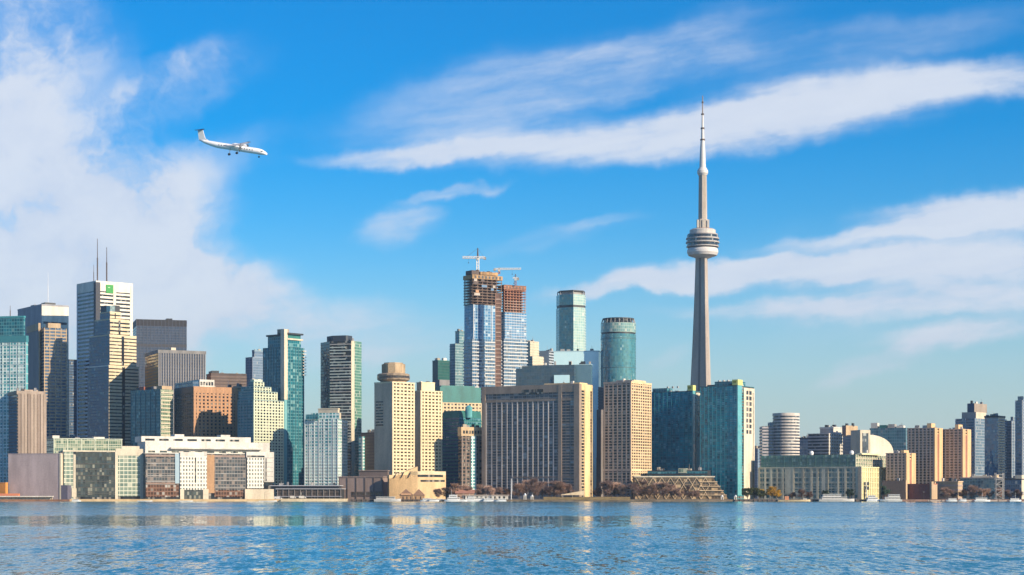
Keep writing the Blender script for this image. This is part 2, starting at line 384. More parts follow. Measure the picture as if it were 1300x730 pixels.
# ================================================================== TOWERS, from the left
B = Bld('glass_tower', 'pale teal glass tower with a recessed crown at the left edge of the skyline', -46, 33, 35.5, 426, 2060, 14)
B.main.core(G_TEALW, G_CYAN); B.main.bands(flat((0.45, 0.56, 0.55)), 10.5, 0.08, 0.3)
B.main.piers(flat((0.45, 0.56, 0.55)), 'F', 9, 0.7, 0.4)
t = B.tier(-40, 30, 32, 402, 426, Y=2064); t.core(G_TEAL, name='crown'); t.slab('crown_cornice', flat((0.06, 0.28, 0.31)), t.z1-1, t.z1+1, .5); B.main.slab('ledge', flat((0.05, 0.22, 0.25)), B.main.z1-7, B.main.z1, 0.5)
mast(B, 'antenna', 13, 402, 388, .5)

B = Bld('bank_tower', 'white marble office tower with a plain grey flank and a thin white roof mast', 22.5, 53, 87, 388, 2720, 55)
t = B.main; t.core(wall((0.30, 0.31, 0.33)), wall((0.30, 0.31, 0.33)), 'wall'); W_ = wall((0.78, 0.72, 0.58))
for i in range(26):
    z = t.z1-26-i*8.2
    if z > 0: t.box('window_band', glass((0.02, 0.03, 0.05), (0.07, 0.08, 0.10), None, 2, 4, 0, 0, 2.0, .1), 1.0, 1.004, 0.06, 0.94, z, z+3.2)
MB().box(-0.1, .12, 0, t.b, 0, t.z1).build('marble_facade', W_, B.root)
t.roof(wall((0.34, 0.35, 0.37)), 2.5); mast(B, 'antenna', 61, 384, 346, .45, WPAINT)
for q in range(4): t.box('roof_plant', DARK, .1+q*.22, .25+q*.22, .2, .6, t.z1+2, t.z1+4+q % 2*2)

B = Bld('office_tower', 'tan and blue office tower with a stepped roof before the white marble tower', 50, 56, 84.5, 416, 2470, 62)
t = B.main; t.core(G_BLUE, G_BLUE); t.bands(TAN, 4.2, .38, .35); t.piers(TAN, 'R', 7, 1.0, .5)
t2 = B.tier(34, 49, 51, 410, Y=2478); t2.core(wall((0.25, 0.23, 0.22)), TAN, 'side_wing'); t2.slab('sunlit_wing_top', TAN, t2.z1-9, t2.z1, .4)  # grey body and tan top paint a cast shadow with a sunlit tip
t3 = B.tier(58, 61, 77, 410, 416, Y=2476); t3.core(TAN, TAN, 'penthouse')
B = Bld('apartment_tower', 'tan piered tower with dark vertical windows before the pale teal tower', 9.5, 22, 56.5, 497, 2030, 62)
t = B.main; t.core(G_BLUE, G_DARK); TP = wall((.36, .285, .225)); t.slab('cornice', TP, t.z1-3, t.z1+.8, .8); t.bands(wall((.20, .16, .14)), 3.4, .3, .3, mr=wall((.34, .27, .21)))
for i in range(9): MB().box(0, .9+.5*(i % 2), t.b*(.02+i*.118), t.b*(.02+i*.118)+3.0, 0, t.z1-2).build('pier', TP if i % 3 else wall((.26, .20, .16)), B.root)
t.box('roof_plant', TP, .2, .9, .3, .8, t.z1, t.z1+2.5)
B = Bld('office_tower', 'narrow dark teal tower in the gap left of the tall white bank tower', 86, 88, 97.5, 458, 2640, 50)
B.main.core(G_BLUE, G_BLUE); B.main.roof(DARK, 2); B.main.bands(DARK, 3.9, .2, .2)

# bank tower with the green sign
B = Bld('bank_tower', 'tallest white bank tower with dark window bands, green roof sign and tall masts', 98, 122, 168, 359, 2620, 50)
t = B.main; GB = glass((0.008, 0.010, 0.015), (0.03, 0.035, 0.04), None, 1.8, 4, 0, 0, 1.6, .08)
t.core(GB, GB); WB = wall((0.76, 0.71, 0.60)); WS = wall((0.70, 0.70, 0.70))  # one cladding painted in two tones: sunlit cream side, shaded grey-white front
t.bands(WS, 5.4, .52, .45, 'spandrel_band', 0, t.z1-10, WB)
t.slab('crown_band', WB, t.z1-11, t.z1+3, .5)
t.piers(WB, 'R', t.b/2, 4.0, .9, 'corner_pier'); t.piers(WS, 'F', t.a, 3.0, .9, 'corner_pier')
MB().box(-5.5, .95, -.95, 6, 0, t.z1+1).build('corner_slot', flat((0.03, 0.035, 0.05)), B.root)
for px, y1, r in ((119.0, 336, .55), (123.7, 303, .95), (135.5, 314, 1.0)): mast(B, 'antenna', px, 357, y1, r, DARKBR)
yy = t.b*.36
sg = MB().box(.95, 1.6, yy-5.5, yy+5.5, t.z1-13, t.z1-1.5).build('roof_sign', flat((0.03, 0.30, 0.05)), B.root)
MB().box(1.6, 1.75, yy-2.8, yy+0.4, t.z1-6, t.z1-4.6).build('sign_mark', flat((0.35, 0.60, 0.32)), sg)

# stepped tower before it
B = Bld('office_tower', 'stepped glass and cream office tower with twin prongs before the tallest bank tower', 111, 138, 176, 464, 2400, 45)
CB = wall((0.66, 0.55, 0.36))
for (L, C, Rr, top, bot, dy) in ((111, 138, 176, 464, None, 0), (113.5, 139, 173, 425, 464, 5), (120, 139.5, 164, 405, 425, 9), (127, 139.5, 153, 396, 405, 13)):
    t = B.main if dy == 0 else B.tier(L, C, Rr, top, bot, Y=2400+dy)
    t.core(G_BLUE, GB, 'curtain_wall'); 
    kk = max(1, int((t.z1-t.z0)/4.3))
    me = None
    for i in range(kk):
        if me is None:
            mb = MB().box(0, .4, 0, t.b*.44, 0, 2.9).box(0, .4, t.b*.54, t.b, 0, 2.9); me = mesh('floor_band', mb.V, mb.F, [CB], mb.M, mb.U)
        link('floor_band', me, B.root, (t.ox, t.oy, t.z0+(i+.3)*(t.z1-t.z0)/kk))
    t.slab('cornice', CB if dy else WB, t.z1-1.0, t.z1+.6, .25, CB)
t.box('prong', DARK, .05, .6, 0.0, .5, t.z1, t.z1+9); t.box('prong', DARK, .6, .99, .5, .95, t.z1, t.z1+9)
t.box('lit_infill', glass((.12,.2,.22),(.3,.38,.36), None, 3, 3, 0, 0, 2.0, 0), .62, 1.0, 0.02, .48, t.z1, t.z1+8)  # pale block paints the sunlit gap between the prongs

B = Bld('office_tower', 'broad black slab tower with a dark roof band behind the concrete slab', 162, 173, 237, 406, 2700, 74)
t = B.main; t.core(G_BLACK, G_BLACK); t.slab('roof_band', flat((0.018, .018, .022)), t.z1-8, t.z1+1, .3); t.piers(flat((.075, .095, .135)), 'R', 5.2, .5, .4, 'mullion')
t.slab('plant_band', flat((.05, .052, .06)), t.z1-38, t.z1-34, .2)
t.box('roof_plant', DARK, .2, .8, .64, .76, t.z1, t.z1+6)

B = Bld('office_tower', 'grey concrete slab tower with a gold glass end wall', 184, 201, 261, 445, 2350, 66)
t = B.main; t.core(G_GOLD, G_BLACK); t.piers(wall((0.25, .24, .235)), 'R', 3.1, 1.3, .6, 'fin'); t.slab('parapet', wall((0.22, .215, .21)), t.z1-3, t.z1+1, .65)
t.box('roof_plant', CREAM, .2, .7, .36, .46, t.z1+1, t.z1+6)

B = Bld('apartment_tower', 'teal glass tower with a rounded blue side and a banded cream right edge', 166, 204, 220, 494, 2160, 38)
t = B.main; t.core(G_TEAL, G_GREEN); t.bands(wall((.5, .47, .36)), 3.4, .3, .3, 'floor_band', mr=CREAM) if False else None
for i in range(28): MB().box(-.02, .5, 0, t.b, 0, 1.3).build('floor_band', CREAM, B.root, (0, 0, 2+i*(t.z1-2)/28))
t.piers(flat((.05, .13, .17)), 'F', 9, .8, .4, 'mullion')
t.box('penthouse', TAN, .82, 1.0, .1, .9, t.z1, t.z1+4); t.box('roof_plant', DARK, .1, .6, .2, .8, t.z1, t.z1+3); t.box('roof_plant', BRICK, .25, .4, .1, .2, t.z1, t.z1+4)

B = Bld('office_block', 'orange brown masonry block with rows of square windows and a white penthouse', 221.5, 246, 301, 491, 2150, 58)
t = B.main; t.core(G_DARK, G_DARK); t.bands(BROWN, 3.9, .45, .35, 'spandrel_band', 0, t.z1-6, ORANGE); t.slab('attic', BROWN, t.z1-7, t.z1+.5, .4, ORANGE)  # front painted browner as the shaded side, right face orange as the sunlit one
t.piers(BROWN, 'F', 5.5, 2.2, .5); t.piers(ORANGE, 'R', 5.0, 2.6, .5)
t.box('penthouse', WHITE, .3, .9, .18, .52, t.z1+.5, t.z1+9); t.box('roof_plant', G_BLUE, .0, .9, -.0+.02, .16, t.z1+.5, t.z1+7)
for q in range(5): MB().box(-t.a*.1, -t.a*.1+.3, t.b*(.2+q*.062), t.b*(.2+q*.062)+2.2, t.z1+2.5, t.z1+6.5).build('penthouse_window', G_DARK, B.root)
B = Bld('office_block', 'low dark brown block behind the orange masonry block', 262, 268, 313, 475, 2420, 70)
t = B.main; t.core(DARKBR, DARKBR, 'wall'); t.roof(DARKBR, 1.5); t.bands(wall((.16, .12, .10)), 4, .5, .3, mr=wall((.17, .13, .11))); t.box('roof_plant', DARK, .1, .8, .05, .25, t.z1, t.z1+5)
B = Bld('office_block', 'tan low wing with a flat roof joined to the right of the orange masonry block', 296, 299, 308, 490, 2190, 60)
t = B.main; t.core(TAN, TAN, 'wall'); t.bands(BROWN, 3.9, .4, .3)

B = Bld('glass_tower', 'pale blue distant glass tower with a curved top behind the tall teal tower', 312, 321, 337, 454, 2700, 45)
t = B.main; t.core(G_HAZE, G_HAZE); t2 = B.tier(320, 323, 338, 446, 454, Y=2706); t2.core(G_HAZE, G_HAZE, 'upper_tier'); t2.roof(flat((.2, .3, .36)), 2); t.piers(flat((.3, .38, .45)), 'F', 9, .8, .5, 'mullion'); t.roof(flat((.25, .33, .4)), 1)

B = Bld('apartment_tower', 'tall dark teal tower with a cream vertical strip and an overhanging roof frame', 334, 361, 386, 440, 2130, 40)
t = B.main; t.core(G_TEAL, G_TEAL); t.piers(flat((.06, .17, .2)), 'F', 4.5, .5, .35, 'mullion'); t.piers(flat((.06, .17, .2)), 'R', 4.5, .5, .35, 'mullion')
ta = B.tier(340, 359, 360, 425, 440, Y=2133); ta.core(G_TEAL, G_TEAL, 'upper_tier'); ta.slab('roof_overhang', DARK, ta.z1-1, ta.z1+.8, 1.5)
tb = B.tier(358, 363, 382, 431, 440, Y=2131); tb.core(G_TEAL, G_TEAL, 'upper_tier')
MB().box(-4.5, 1.6, -1.6, 3.5, t.z1-60, B.z(418)).build('fin_wall', wall((.66, .56, .42)), B.root)
MB().box(-4.2, 1.2, -1.2, 3.2, 0, t.z1-60).build('corner_strip', flat((.16, .40, .42)), B.root)
MB().box(0, 2, 3, tb.b+4, B.z(431), B.z(429)).build('roof_frame', CREAM, B.root); MB().box(-14, 2.6, 3, tb.b+4, B.z(424), B.z(422)).build('roof_overhang', DARK, B.root)
MB().box(-3, 0, tb.b*.2, tb.b+2, B.z(429), B.z(424)).build('roof_plant', COPPER, B.root)
MB().box(-15, -5, 3, 12, B.z(432), B.z(417)).build('roof_plant', wall((.3, .25, .2)), B.root)
for i in range(9): MB().box(0, 2.2, t.b*.88, t.b+1.6, 0, .9).build('balcony', WHITE, B.root, (0, 0, t.z1-4-i*3.4))

B = Bld('apartment_tower', 'cream and pale green stepped apartment tower below the tall teal tower', 302, 322, 334, 486, 2095, 42)
CG = wall((.60, .64, .46))
for i, (L, C, Rr, top, dy) in enumerate(((302, 322, 360, 508, 0), (303, 322, 352, 497, 3), (306, 322, 344, 491, 6), (316, 322, 335, 485, 9))):
    t = B.tier(L, C, Rr, top, None if i == 0 else (508, 497, 491)[i-1], Y=2095+dy) if i else B.tier(L, C, Rr, top)
    t.core(G_TEAL if i == 0 else G_TEAL, G_DARK, 'curtain_wall' if i == 0 else 'stepped_tier')
    t.bands(flat((.16, .27, .29)), 3.3, .4, .35, 'floor_band', mr=CG)  # front bands painted in a shaded blue-green, side bands in a sunlit cream
    t.piers(CG, 'R', 4.6, 1.7, .5); t.roof(flat((.2, .3, .3)), .8); t.piers(flat((.16, .27, .29)), 'F', 5, 1, .5) if i == 0 else None
t.box('penthouse', CG, .1, .9, .1, .9, t.z1, t.z1+3)

# octagonal banded tower
B = Bld('apartment_tower', 'dark tall tower with an angled banded face and pale green right flank', 407, 446, 459, 432, 2125, 24)
cx0, cy0 = XA(433, 2150), 2150
t = B.main
def lw(px, Y):
    c, s = math.cos(B.th), math.sin(B.th); wx, wy = XA(px, Y)-B.C[0], Y-B.C[1]; return (c*wx-s*wy, s*wx+c*wy)
fp = [lw(407, 2150), lw(419, 2129), lw(446, 2121), lw(450, 2123), lw(459, 2136), lw(459, 2160), lw(430, 2175)]
zt = B.z(433); mb = MB(); mb.prism(fp, 0, zt, 0, 1)
for i, f_ in enumerate(mb.M[:7]): mb.M[i] = (2, 3, 4, 5, 5, 2, 2)[i]
mb.build('curtain_wall', [G_BLUE, ROOF, glass((.006, .02, .04), (.015, .05, .08), (.03, .06, .09), 1.8, 3.3, .1, .2, 2.0, .03), G_DARK, wall((.62, .54, .40)), glass((.03, .12, .10), (.1, .26, .2), (.25, .38, .3), 2, 3.3, .12, .25, 2.0, .1)], B.root)
e0, e1 = Vector(fp[1]), Vector(fp[2]); dd = (e1-e0).normalized(); nn = Vector((dd.y, -dd.x))
for i in range(int(zt/3.35)):
    w1_ = .12 if i % 3 else .0; A_ = e0+dd*.3; Z_ = e0+(e1-e0)*(.97-(.25 if i > int(zt/3.35)-8 and i % 2 else 0))
    q = [tuple(A_+nn*1.3), tuple(Z_+nn*(1.3)), tuple(Z_), tuple(A_)]
    MB().prism(q, i*3.35, i*3.35+.95).build('balcony', flat((.50, .56, .52)) if i % 4 else CONC, B.root)
mb = MB().prism([tuple(Vector(p)*.62+Vector(lw(428, 2150))*.38) for p in fp], zt, B.z(425)); mb.build('penthouse', flat((.035, .05, .07)), B.root)

B = Bld('apartment_tower', 'white gridded teal residential tower with a cream penthouse by the waterfront', 387, 429, 441, 532, 2040, 18)
t = B.main; t.core(G_TEALW, G_TEALW); GR = wall((.56, .62, .60)); t.bands(GR, 3.3, .26, .35); t.piers(GR, 'F', 6, .8, .5)
t2 = B.tier(395, 431, 433, 524, 532, Y=2042); t2.core(G_TEALW, CREAM, 'upper_tier'); t3 = B.tier(404, 429, 431, 519, 524, Y=2046); t3.core(CREAM, CREAM, 'penthouse'); t3.slab('cornice', CREAM, t3.z1-.5, t3.z1+.7, .4)
t4 = B.tier(388, 404, 405, 526, 532, Y=2043); t4.core(G_TEAL, G_TEAL, 'upper_tier')

B = Bld('brick_block', 'plain brown brick block in the gap left of the hotel with the round restaurant', 458, 476, 488, 550, 2090, 30)
t = B.main; t.core(BROWN, BROWN, 'wall'); t.roof(DARKBR, 1); t.bands(wall((.15, .11, .085)), 3.5, .35, .2)
MB().box(-t.a, -t.a*.72, -4, 3, 0, B.z(554)).build('glass_bay', G_TEALW, B.root)

# hotel towers
G_HW = glass((.012, .011, .010), (.07, .055, .04), None, 2.2, 3, 0, 0, 1.5, .25, (.35, .3, .22))
B = Bld('hotel_tower', 'beige hotel tower crowned by a round revolving restaurant', 476, 498, 526, 486, 2010, 42)
HB = wall((.52, .405, .29)); HC = wall((.72, .60, .38))  # shade and sun put into the colour: darker beige front, paler cream side
t = B.main; t.core(HB, G_HW, 'wall'); t.bands(HC, 3.7, .50, .4, 'spandrel_band'); t.piers(HC, 'R', 5.2, 1.9, .6); MB().box(-t.a-.4, .55, -.5, 0.1, 0, t.z1+.5).build('shade_toned_wall', HB, B.root)
t.roof(HC, 1.5, .6)
for i in range(9): MB().box(-t.a*.92, -t.a*.5, -.65, -.45, 0, 1.5).build('window_band', G_DARK, B.root, (0, 0, B.z(540)+i*3.1))
c0 = lw(499.5, 2032); r1 = 20.5*2032/F
MB().lathe([(r1*.8, t.z1), (r1*.8, B.z(483)), (r1, B.z(481)), (r1, B.z(474)), (r1*.93, B.z(473))], *c0, 16).build('revolving_restaurant', wall((.30, .23, .16), .3), B.root)
MB().lathe([(r1*.955, B.z(479)), (r1*1.012, B.z(479)), (r1*1.012, B.z(476)), (r1*.955, B.z(476))], *c0, 40).build('window_band', G_BRONZE, B.root)
MB().lathe([(r1*.74, B.z(473)), (r1*.74, B.z(461)), (r1*.6, B.z(460)), (r1*.6, B.z(459))], *c0, 10).build('roof_drum', wall((.38, .28, .17), .35), B.root)

B = Bld('hotel_tower', 'second beige hotel tower with a square roof block beside the round restaurant tower', 525, 534, 561, 497, 2070, 52)
t = B.main; t.core(HB, G_HW, 'wall'); t.bands(HC, 3.7, .50, .4, 'spandrel_band'); t.piers(HC, 'R', 5.0, 1.9, .6); MB().box(-t.a-.4, .55, -.5, 0.1, 0, t.z1+.5).build('shade_toned_wall', HB, B.root)
t.roof(HC, 1.2, .6); t2 = B.tier(529, 535, 552, 486, 497, Y=2074); t2.core(HB, HC, 'roof_block'); t2.roof(HC, 1)

B = Bld('convention_hall', 'sand coloured hall with a sloping wall at the foot of the hotel towers', 492, 494, 566, 603, 1950, 66)
t = B.main; t.core(SAND, SAND, 'wall', mt=SAND); 
t.box('roof_terrace', HC, 0, 1, .35, 1, t.z1, t.z1+4); t.box('window_band', G_DARK, 1, 1.006, .5, .95, t.z1-2, t.z1+0.5); t.box('window_band', G_DARK, 1, 1.006, .55, .98, t.z1-7, t.z1-5)
q = t.b
MB().prism([(-t.a, 0), (0, 0), (.0, q*.5), (-t.a, q*.5)], 0, 0, 0, 0, [t.z1-4, t.z1-4, t.z1+9, t.z1+9]).build('sloping_wall', SAND, B.root)
for i in range(3): MB().tube((1.2, q*(.08+.12*i), t.z1-3), (1.2, q*(.13+.12*i), t.z1+3), .5).build('roof_strut', DARK, B.root)

B = Bld('convention_hall', 'low dark brown podium hall left of the sand coloured wall', 430, 486, 493, 606, 1962, 12)
t = B.main; t.core(wall((.25, .19, .165)), wall((.25, .19, .165)), 'wall'); t.box('window_band', G_BRONZE, .3, .98, -.02, .0, 3, 8); t.roof(wall((.22, .17, .15)), 1.2, .6)
t2 = B.tier(456, 492, 494, 598, 606, Y=1975); t2.core(wall((.14, .11, .10)), wall((.14, .11, .10)), 'upper_tier'); t2.roof(wall((.2, .16, .14)), 1, .8)
t.piers(wall((.12, .095, .085)), 'F', 9, 1, .6)

# office with copper roofs
B = Bld('office_block', 'tan office block with square windows below a green copper mansard roof', 548, 558, 612, 512, 2180, 66)
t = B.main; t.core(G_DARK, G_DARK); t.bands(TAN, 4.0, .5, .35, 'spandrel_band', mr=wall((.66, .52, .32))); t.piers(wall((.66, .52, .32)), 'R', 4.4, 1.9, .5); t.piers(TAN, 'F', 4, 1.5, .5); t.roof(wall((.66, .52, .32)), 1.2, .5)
fp = [(-t.a, 0), (0, 0), (0, t.b), (-t.a, t.b)]
MB().prism([(-t.a, 1), (-1, 1), (-1, t.b-1), (-t.a, t.b-1)], t.z1+1.2, B.z(491)).build('copper_roof', COPPER, B.root); t.box('roof_deck', COPPER, 0, .9, .06, .85, B.z(491), B.z(489))
B = Bld('office_block', 'dark teal office block with a curved copper roof before the tan office', 561, 583, 611, 530, 2110, 45)
t = B.main; t.core(G_BLUE, G_TEAL); t.bands(COPPER, 4, .3, .3)
pr = [(0, 0), (t.a, 0)]
mb = MB(); 
for i in range(6):
    a0, a1 = i/6*math.pi/2, (i+1)/6*math.pi/2; hgt = B.z(521)-t.z1; 
    mb.box(-t.a+3*(1-math.cos(a0)), -3*(1-math.cos(a0)), 3*(1-math.cos(a0)), t.b, t.z1+hgt*math.sin(a0), t.z1+hgt*math.sin(a1))
mb.build('copper_roof', COPPER, B.root)
MB().lathe([(4, t.z1), (4, t.z1+12), (1, t.z1+14)], 1, t.b*.4, 16).build('roof_turret', G_CYAN, B.root)
B = Bld('office_block', 'tan framed office front with a glazed central bay below the copper roof', 582, 586, 613, 543, 2060, 66)
t = B.main; t.core(G_DARK, G_DARK); t.bands(BROWN, 3.9, .35, .3); TF = wall((.60, .44, .26)); t.piers(wall((.26, .2, .17)), 'R', 5, 1.4, .5); t.slab('attic', TF, t.z1-9, t.z1+.8, .6); 
for i in range(7): MB().box(.6, .75, t.b*(.06+i*.135), t.b*(.06+i*.135)+2.2, t.z1-6.5, t.z1-3).build('attic_window', G_DARK, B.root)
MB().box(0, 1.6, t.b*.42, t.b*.66, 0, t.z1-9).build('glass_bay', G_TEALW, B.root)

# green and grey towers behind
B = Bld('office_tower', 'dull green glass tower with a grey lower roof left of the unfinished towers', 549, 556, 573, 458, 2600, 55)
t = B.main; t.core(flat((.03, .12, .11), .3), glass((.02, .09, .08), (.03, .13, .11), (.03, .1, .09), 2, 4, .1, .2, 1.8, 0), 'curtain_wall'); t.roof(COPPER, 1)
t2 = B.tier(551, 558, 575, 482, Y=2560); t2.core(GREY, GREY, 'grey_wing')

# ------------------------------------------------ unfinished towers
B = Bld('unfinished_tower', 'taller unfinished twin tower with open brown floors above blue glass and white slabs', 589, 600, 637, 430, 2280, 58)
ZB, ZG = B.z(430), B.z(386); t = B.main
WSL = wall((.60, .61, .60)); G_UC = glass((.010, .035, .08), (.05, .16, .30), (.30, .36, .40), 2.6, 3.3, .16, .1, 2.2, .12)
t.core(G_UC, G_UC); t.bands(WSL, 4.2, .30, .9, 'balcony')
tg = B.tier(589.5, 601, 636, 386, 430, Y=2281); tg.core(G_SKY, G_SKY, 'blue_glazing'); tg.bands(flat((.25, .42, .55)), 3.4, .12, .2, 'floor_band'); tg.piers(WPAINT, 'R', 12, .7, .5, 'mullion')
to = B.tier(589, 600, 637, 350, 386, Y=2280)
rc0 = random.Random(5); RST = wall((.17, .115, .085)); FORM = wall((.40, .25, .12), .35)
to.box('concrete_core', wall((.16, .11, .09)), .1, .85, .15, .85, to.z0, to.z1)
k_ = 10
for i in range(k_+1):
    z = to.z0+i*(to.z1-to.z0)/k_
    MB().box(-to.a-.6, .6, -.6, to.b+.6, z, z+.55).build('floor_slab', FORM if i >= k_-1 else RST, B.root)
for i in range(7):
    to.box('column', RST, 1-.012, 1, i/6*.98, i/6*.98+.02, to.z0, to.z1); to.box('column', RST, i/6*.96, i/6*.96+.04, 0, .02, to.z0, to.z1)
to.slab('formwork_screen', FORM, to.z1-3.4, to.z1+1.5, .8); 
for i in range(8): MB().box(.85, 1.0, to.b*(.06+i*.12), to.b*(.06+i*.12)+2.4, to.z1-2.6, to.z1+.6).build('formwork_opening', DARK, B.root)
to.box('formwork_screen', DARKBR, .2, .9, .0, .25, to.z1+2, to.z1+7); to.box('formwork_screen', FORM, .2, .9, .3, .9, to.z1+2.5, to.z1+6)
for v in (.1, .3, .55, .8): to.box('column', DARKBR, .4, .45, v, v+.02, to.z1+2, to.z1+8)
for i in range(14):
    v = .03+rc0.random()*.9; hgt_ = rc0.uniform(1.5, 6); to.box('rebar_stub', (DARKBR, RST, FORM)[i % 3], .2+.6*rc0.random(), .3+.6*rc0.random(), v, v+.035, to.z1+1, to.z1+2.5+hgt_)
for i in range(9):
    z_ = to.z0+rc0.randint(1, 8)*(to.z1-to.z0)/10; v = rc0.random()*.8
    MB().box(.1, .75, to.b*v, to.b*(v+rc0.uniform(.08, .2)), z_+.5, z_+(to.z1-to.z0)/10).build('edge_screen', (wall((.45, .40, .34)), ORANGE, DARKBR, flat((.10, .20, .32)))[i % 4], B.root)
Bu = B
B = Bld('unfinished_tower', 'shorter unfinished twin tower with a brown open top right of the elevator mast', 633, 640, 669, 430, 2300, 58)
t = B.main; t.core(G_UC, G_UC); t.bands(WSL, 4.2, .30, .9, 'balcony')
tg = B.tier(633.5, 641, 668, 396, 430, Y=2301); tg.core(G_SKY, G_SKY, 'blue_glazing'); tg.bands(WSL, 3.4, .20, .4, 'balcony')
to = B.tier(633, 640, 667, 362, 396, Y=2301); to.box('concrete_core', wall((.2, .11, .08)), .15, .85, .15, .85, to.z0, to.z1)
for i in range(11):
    z = to.z0+i*(to.z1-to.z0)/10
    MB().box(-to.a-.5, .5, to.oy-.5, to.oy+to.b+.5, z, z+.5).build('floor_slab', wall((.34, .15, .09)) if i > 4 else wall((.45, .33, .27)), B.root, (0, 0, 0))
for i in range(8): to.box('column', wall((.34, .15, .09)), .97, 1.0, i/7*.97, i/7*.97+.03, to.z0, to.z1)
to.slab('formwork_screen', wall((.36, .17, .10)), to.z1-5, to.z1+.5, .7)
for i in range(6): MB().box(to.ox+.75, to.ox+.9, to.oy+to.b*(.08+i*.15), to.oy+to.b*(.08+i*.15)+2.6, to.z1-4, to.z1-1.2).build('formwork_opening', DARK, B.root)
# hoist
Yh = 2272
o = tag(empty('construction_hoist', (XA(632.5, Yh), Yh, GZ)), 'rust red construction hoist mast standing between the unfinished twin towers', 'hoist')
mb = MB(); hz = ZA(372, Yh)-GZ
for sx in (-3.2, 3.2):
    for sy in (-2, 2): mb.box(sx-.35, sx+.35, sy-.35, sy+.35, 0, hz)
mb.build('mast_frame', wall((.34, .20, .14)), o)
for i in range(int(hz/5)): MB().box(-3.2, 3.2, -2.3, 2, i*5, i*5+1.5).build('landing', wall((.36, .21, .15)) if i % 2 else wall((.44, .32, .25)), o)
MB().box(-2.9, 2.9, -1.8, 1.8, 0.2, hz).build('infill_mesh', wall((.20, .12, .09)), o)
MB().box(-3.4, 3.4, -4.2, -2.3, hz*.3, hz*.3+4).build('hoist_cage', ORANGE, o)

def tower_crane(px, ybase, yj, pl, pr, Y, label, mr=1.0, ytop=None, mcol=None):
    z0 = ZA(ybase, Y); o = tag(empty('tower_crane', (XA(px, Y), Y, z0)), label, 'crane', 'tower cranes on the unfinished towers')
    mcol = mcol or WPAINT; zj = ZA(yj, Y)-z0; L, Rr = XA(pl, Y)-XA(px, Y), XA(pr, Y)-XA(px, Y)
    zt = (ZA(ytop, Y)-z0) if ytop else zj+7
    def lattice(p, q, w, nseg, r):
        mb = MB(); p, q = Vector(p), Vector(q); d = (q-p)/nseg
        up = Vector((0, 0, 1)) if abs((q-p).normalized().z) < .8 else Vector((1, 0, 0)); sd = d.cross(up).normalized(); up = sd.cross(d).normalized()
        cs = [up*w/2+sd*w/2, up*w/2-sd*w/2, -up*w/2+sd*w/2, -up*w/2-sd*w/2]
        for c in cs: mb.tube(p+c, q+c, r, r, 5)
        for i in range(nseg):
            for c, e in ((0, 2), (1, 3), (0, 1), (2, 3)):
                a_, b_ = (c, e) if i % 2 else (e, c); mb.tube(p+d*i+cs[a_], p+d*(i+1)+cs[b_], r*.8, r*.8, 4)
        return mb
    lattice((0, 0, 0), (0, 0, zj), 2.2*mr, max(3, int(zj/3)), .42*mr).build('mast', mcol, o)
    long_, short = (L, Rr) if abs(L) > abs(Rr) else (Rr, L)
    lattice((0, 0, zj+1), (long_, 0, zj+1.2), 1.6*mr, max(4, int(abs(long_)/3)), .36*mr).build('jib', WPAINT, o)
    lattice((0, 0, zj+1), (short, 0, zj+1), 1.5*mr, max(2, int(abs(short)/3)), .36*mr).build('counter_jib', WPAINT, o)
    MB().box(short-1.5, short+1.5, -1, 1, zj-1.6, zj+1.4).build('counterweight', flat((.30, .28, .26)), o)
    mb = MB(); mb.tube((0, 0, zj), (0, 0, zt), 1.0*mr, .5*mr); mb.tube((0, 0, zt), (long_*.7, 0, zj+2), .16, .16, 4); mb.tube((0, 0, zt), (short*.85, 0, zj+2), .16, .16, 4)
    mb.build('tower_head', DARKBR, o); MB().box(-1.4, 1.4, -2.6, -.8, zj-2.4, zj+.4).build('cab', flat((.5, .5, .48)), o)
    sg_ = 1 if long_ > 0 else -1
    mb = MB(); mb.tube((long_*.6, 0, zj), (long_*.6, 0, zj-5), .12, .12, 4); mb.box(long_*.6-.5, long_*.6+.5, -.5, .5, zj-6, zj-5); mb.build('hook_block', DARK, o)
tower_crane(606.5, 349, 328, 587, 615.5, 2300, 'white tower crane with a long left jib, tallest above the unfinished towers', 1.25, 315)
tower_crane(633.5, 348, 342.5, 628, 661.5, 2310, 'low tower crane with its jib reaching right over the shorter unfinished tower', 1.0, 340, BRICK)
tower_crane(654.5, 362, 354, 651, 657.5, 2305, 'small red crane mast on the shorter unfinished tower', .8, 348, BRICK)

# left wing of the unfinished pair and blocks around it
B = Bld('glass_tower', 'pale teal stepped tower just left of the taller unfinished tower', 571, 578, 592, 436, 2400, 50)
GT2 = glass((.05, .14, .17), (.12, .25, .28), (.25, .36, .38), 2.6, 3.5, .14, .25, 2.0, .1)
B.main.core(GT2, GT2); t = B.tier(578, 583, 592, 421, 436, Y=2404); t.core(GT2, GT2, 'upper_tier'); t.roof(flat((.1, .2, .22)), 1); B.main.bands(flat((.12, .22, .25)), 3.5, .25, .3)
B = Bld('apartment_tower', 'cream tower with teal windows right of the unfinished twin towers', 664, 673, 684, 434, 2430, 45)
t = B.main; t.core(GT2, CREAM, 'wall'); t.roof(CREAM, 1); t.bands(PALEGREEN, 3.4, .45, .4); t2 = B.tier(668, 676, 690, 452, Y=2415); t2.core(GT2, CREAM, 'side_wing'); t2.bands(CREAM, 3.4, .5, .4)
B = Bld('office_tower', 'pale grey blank tower with a windowed right edge left of the hexagonal glass tower', 683, 697, 704, 446, 2450, 28)
t = B.main; t.core(flat((.30, .36, .42), .5), G_DARK, 'wall'); t.roof(flat((.30, .36, .42), .5), 1); t.bands(flat((.42, .47, .52), .5), 3.6, .5, .3); MB().box(-t.a, 0, -.5, -.3, 0, t.z1).build('blank_wall', flat((.30, .36, .42), .5), B.root)
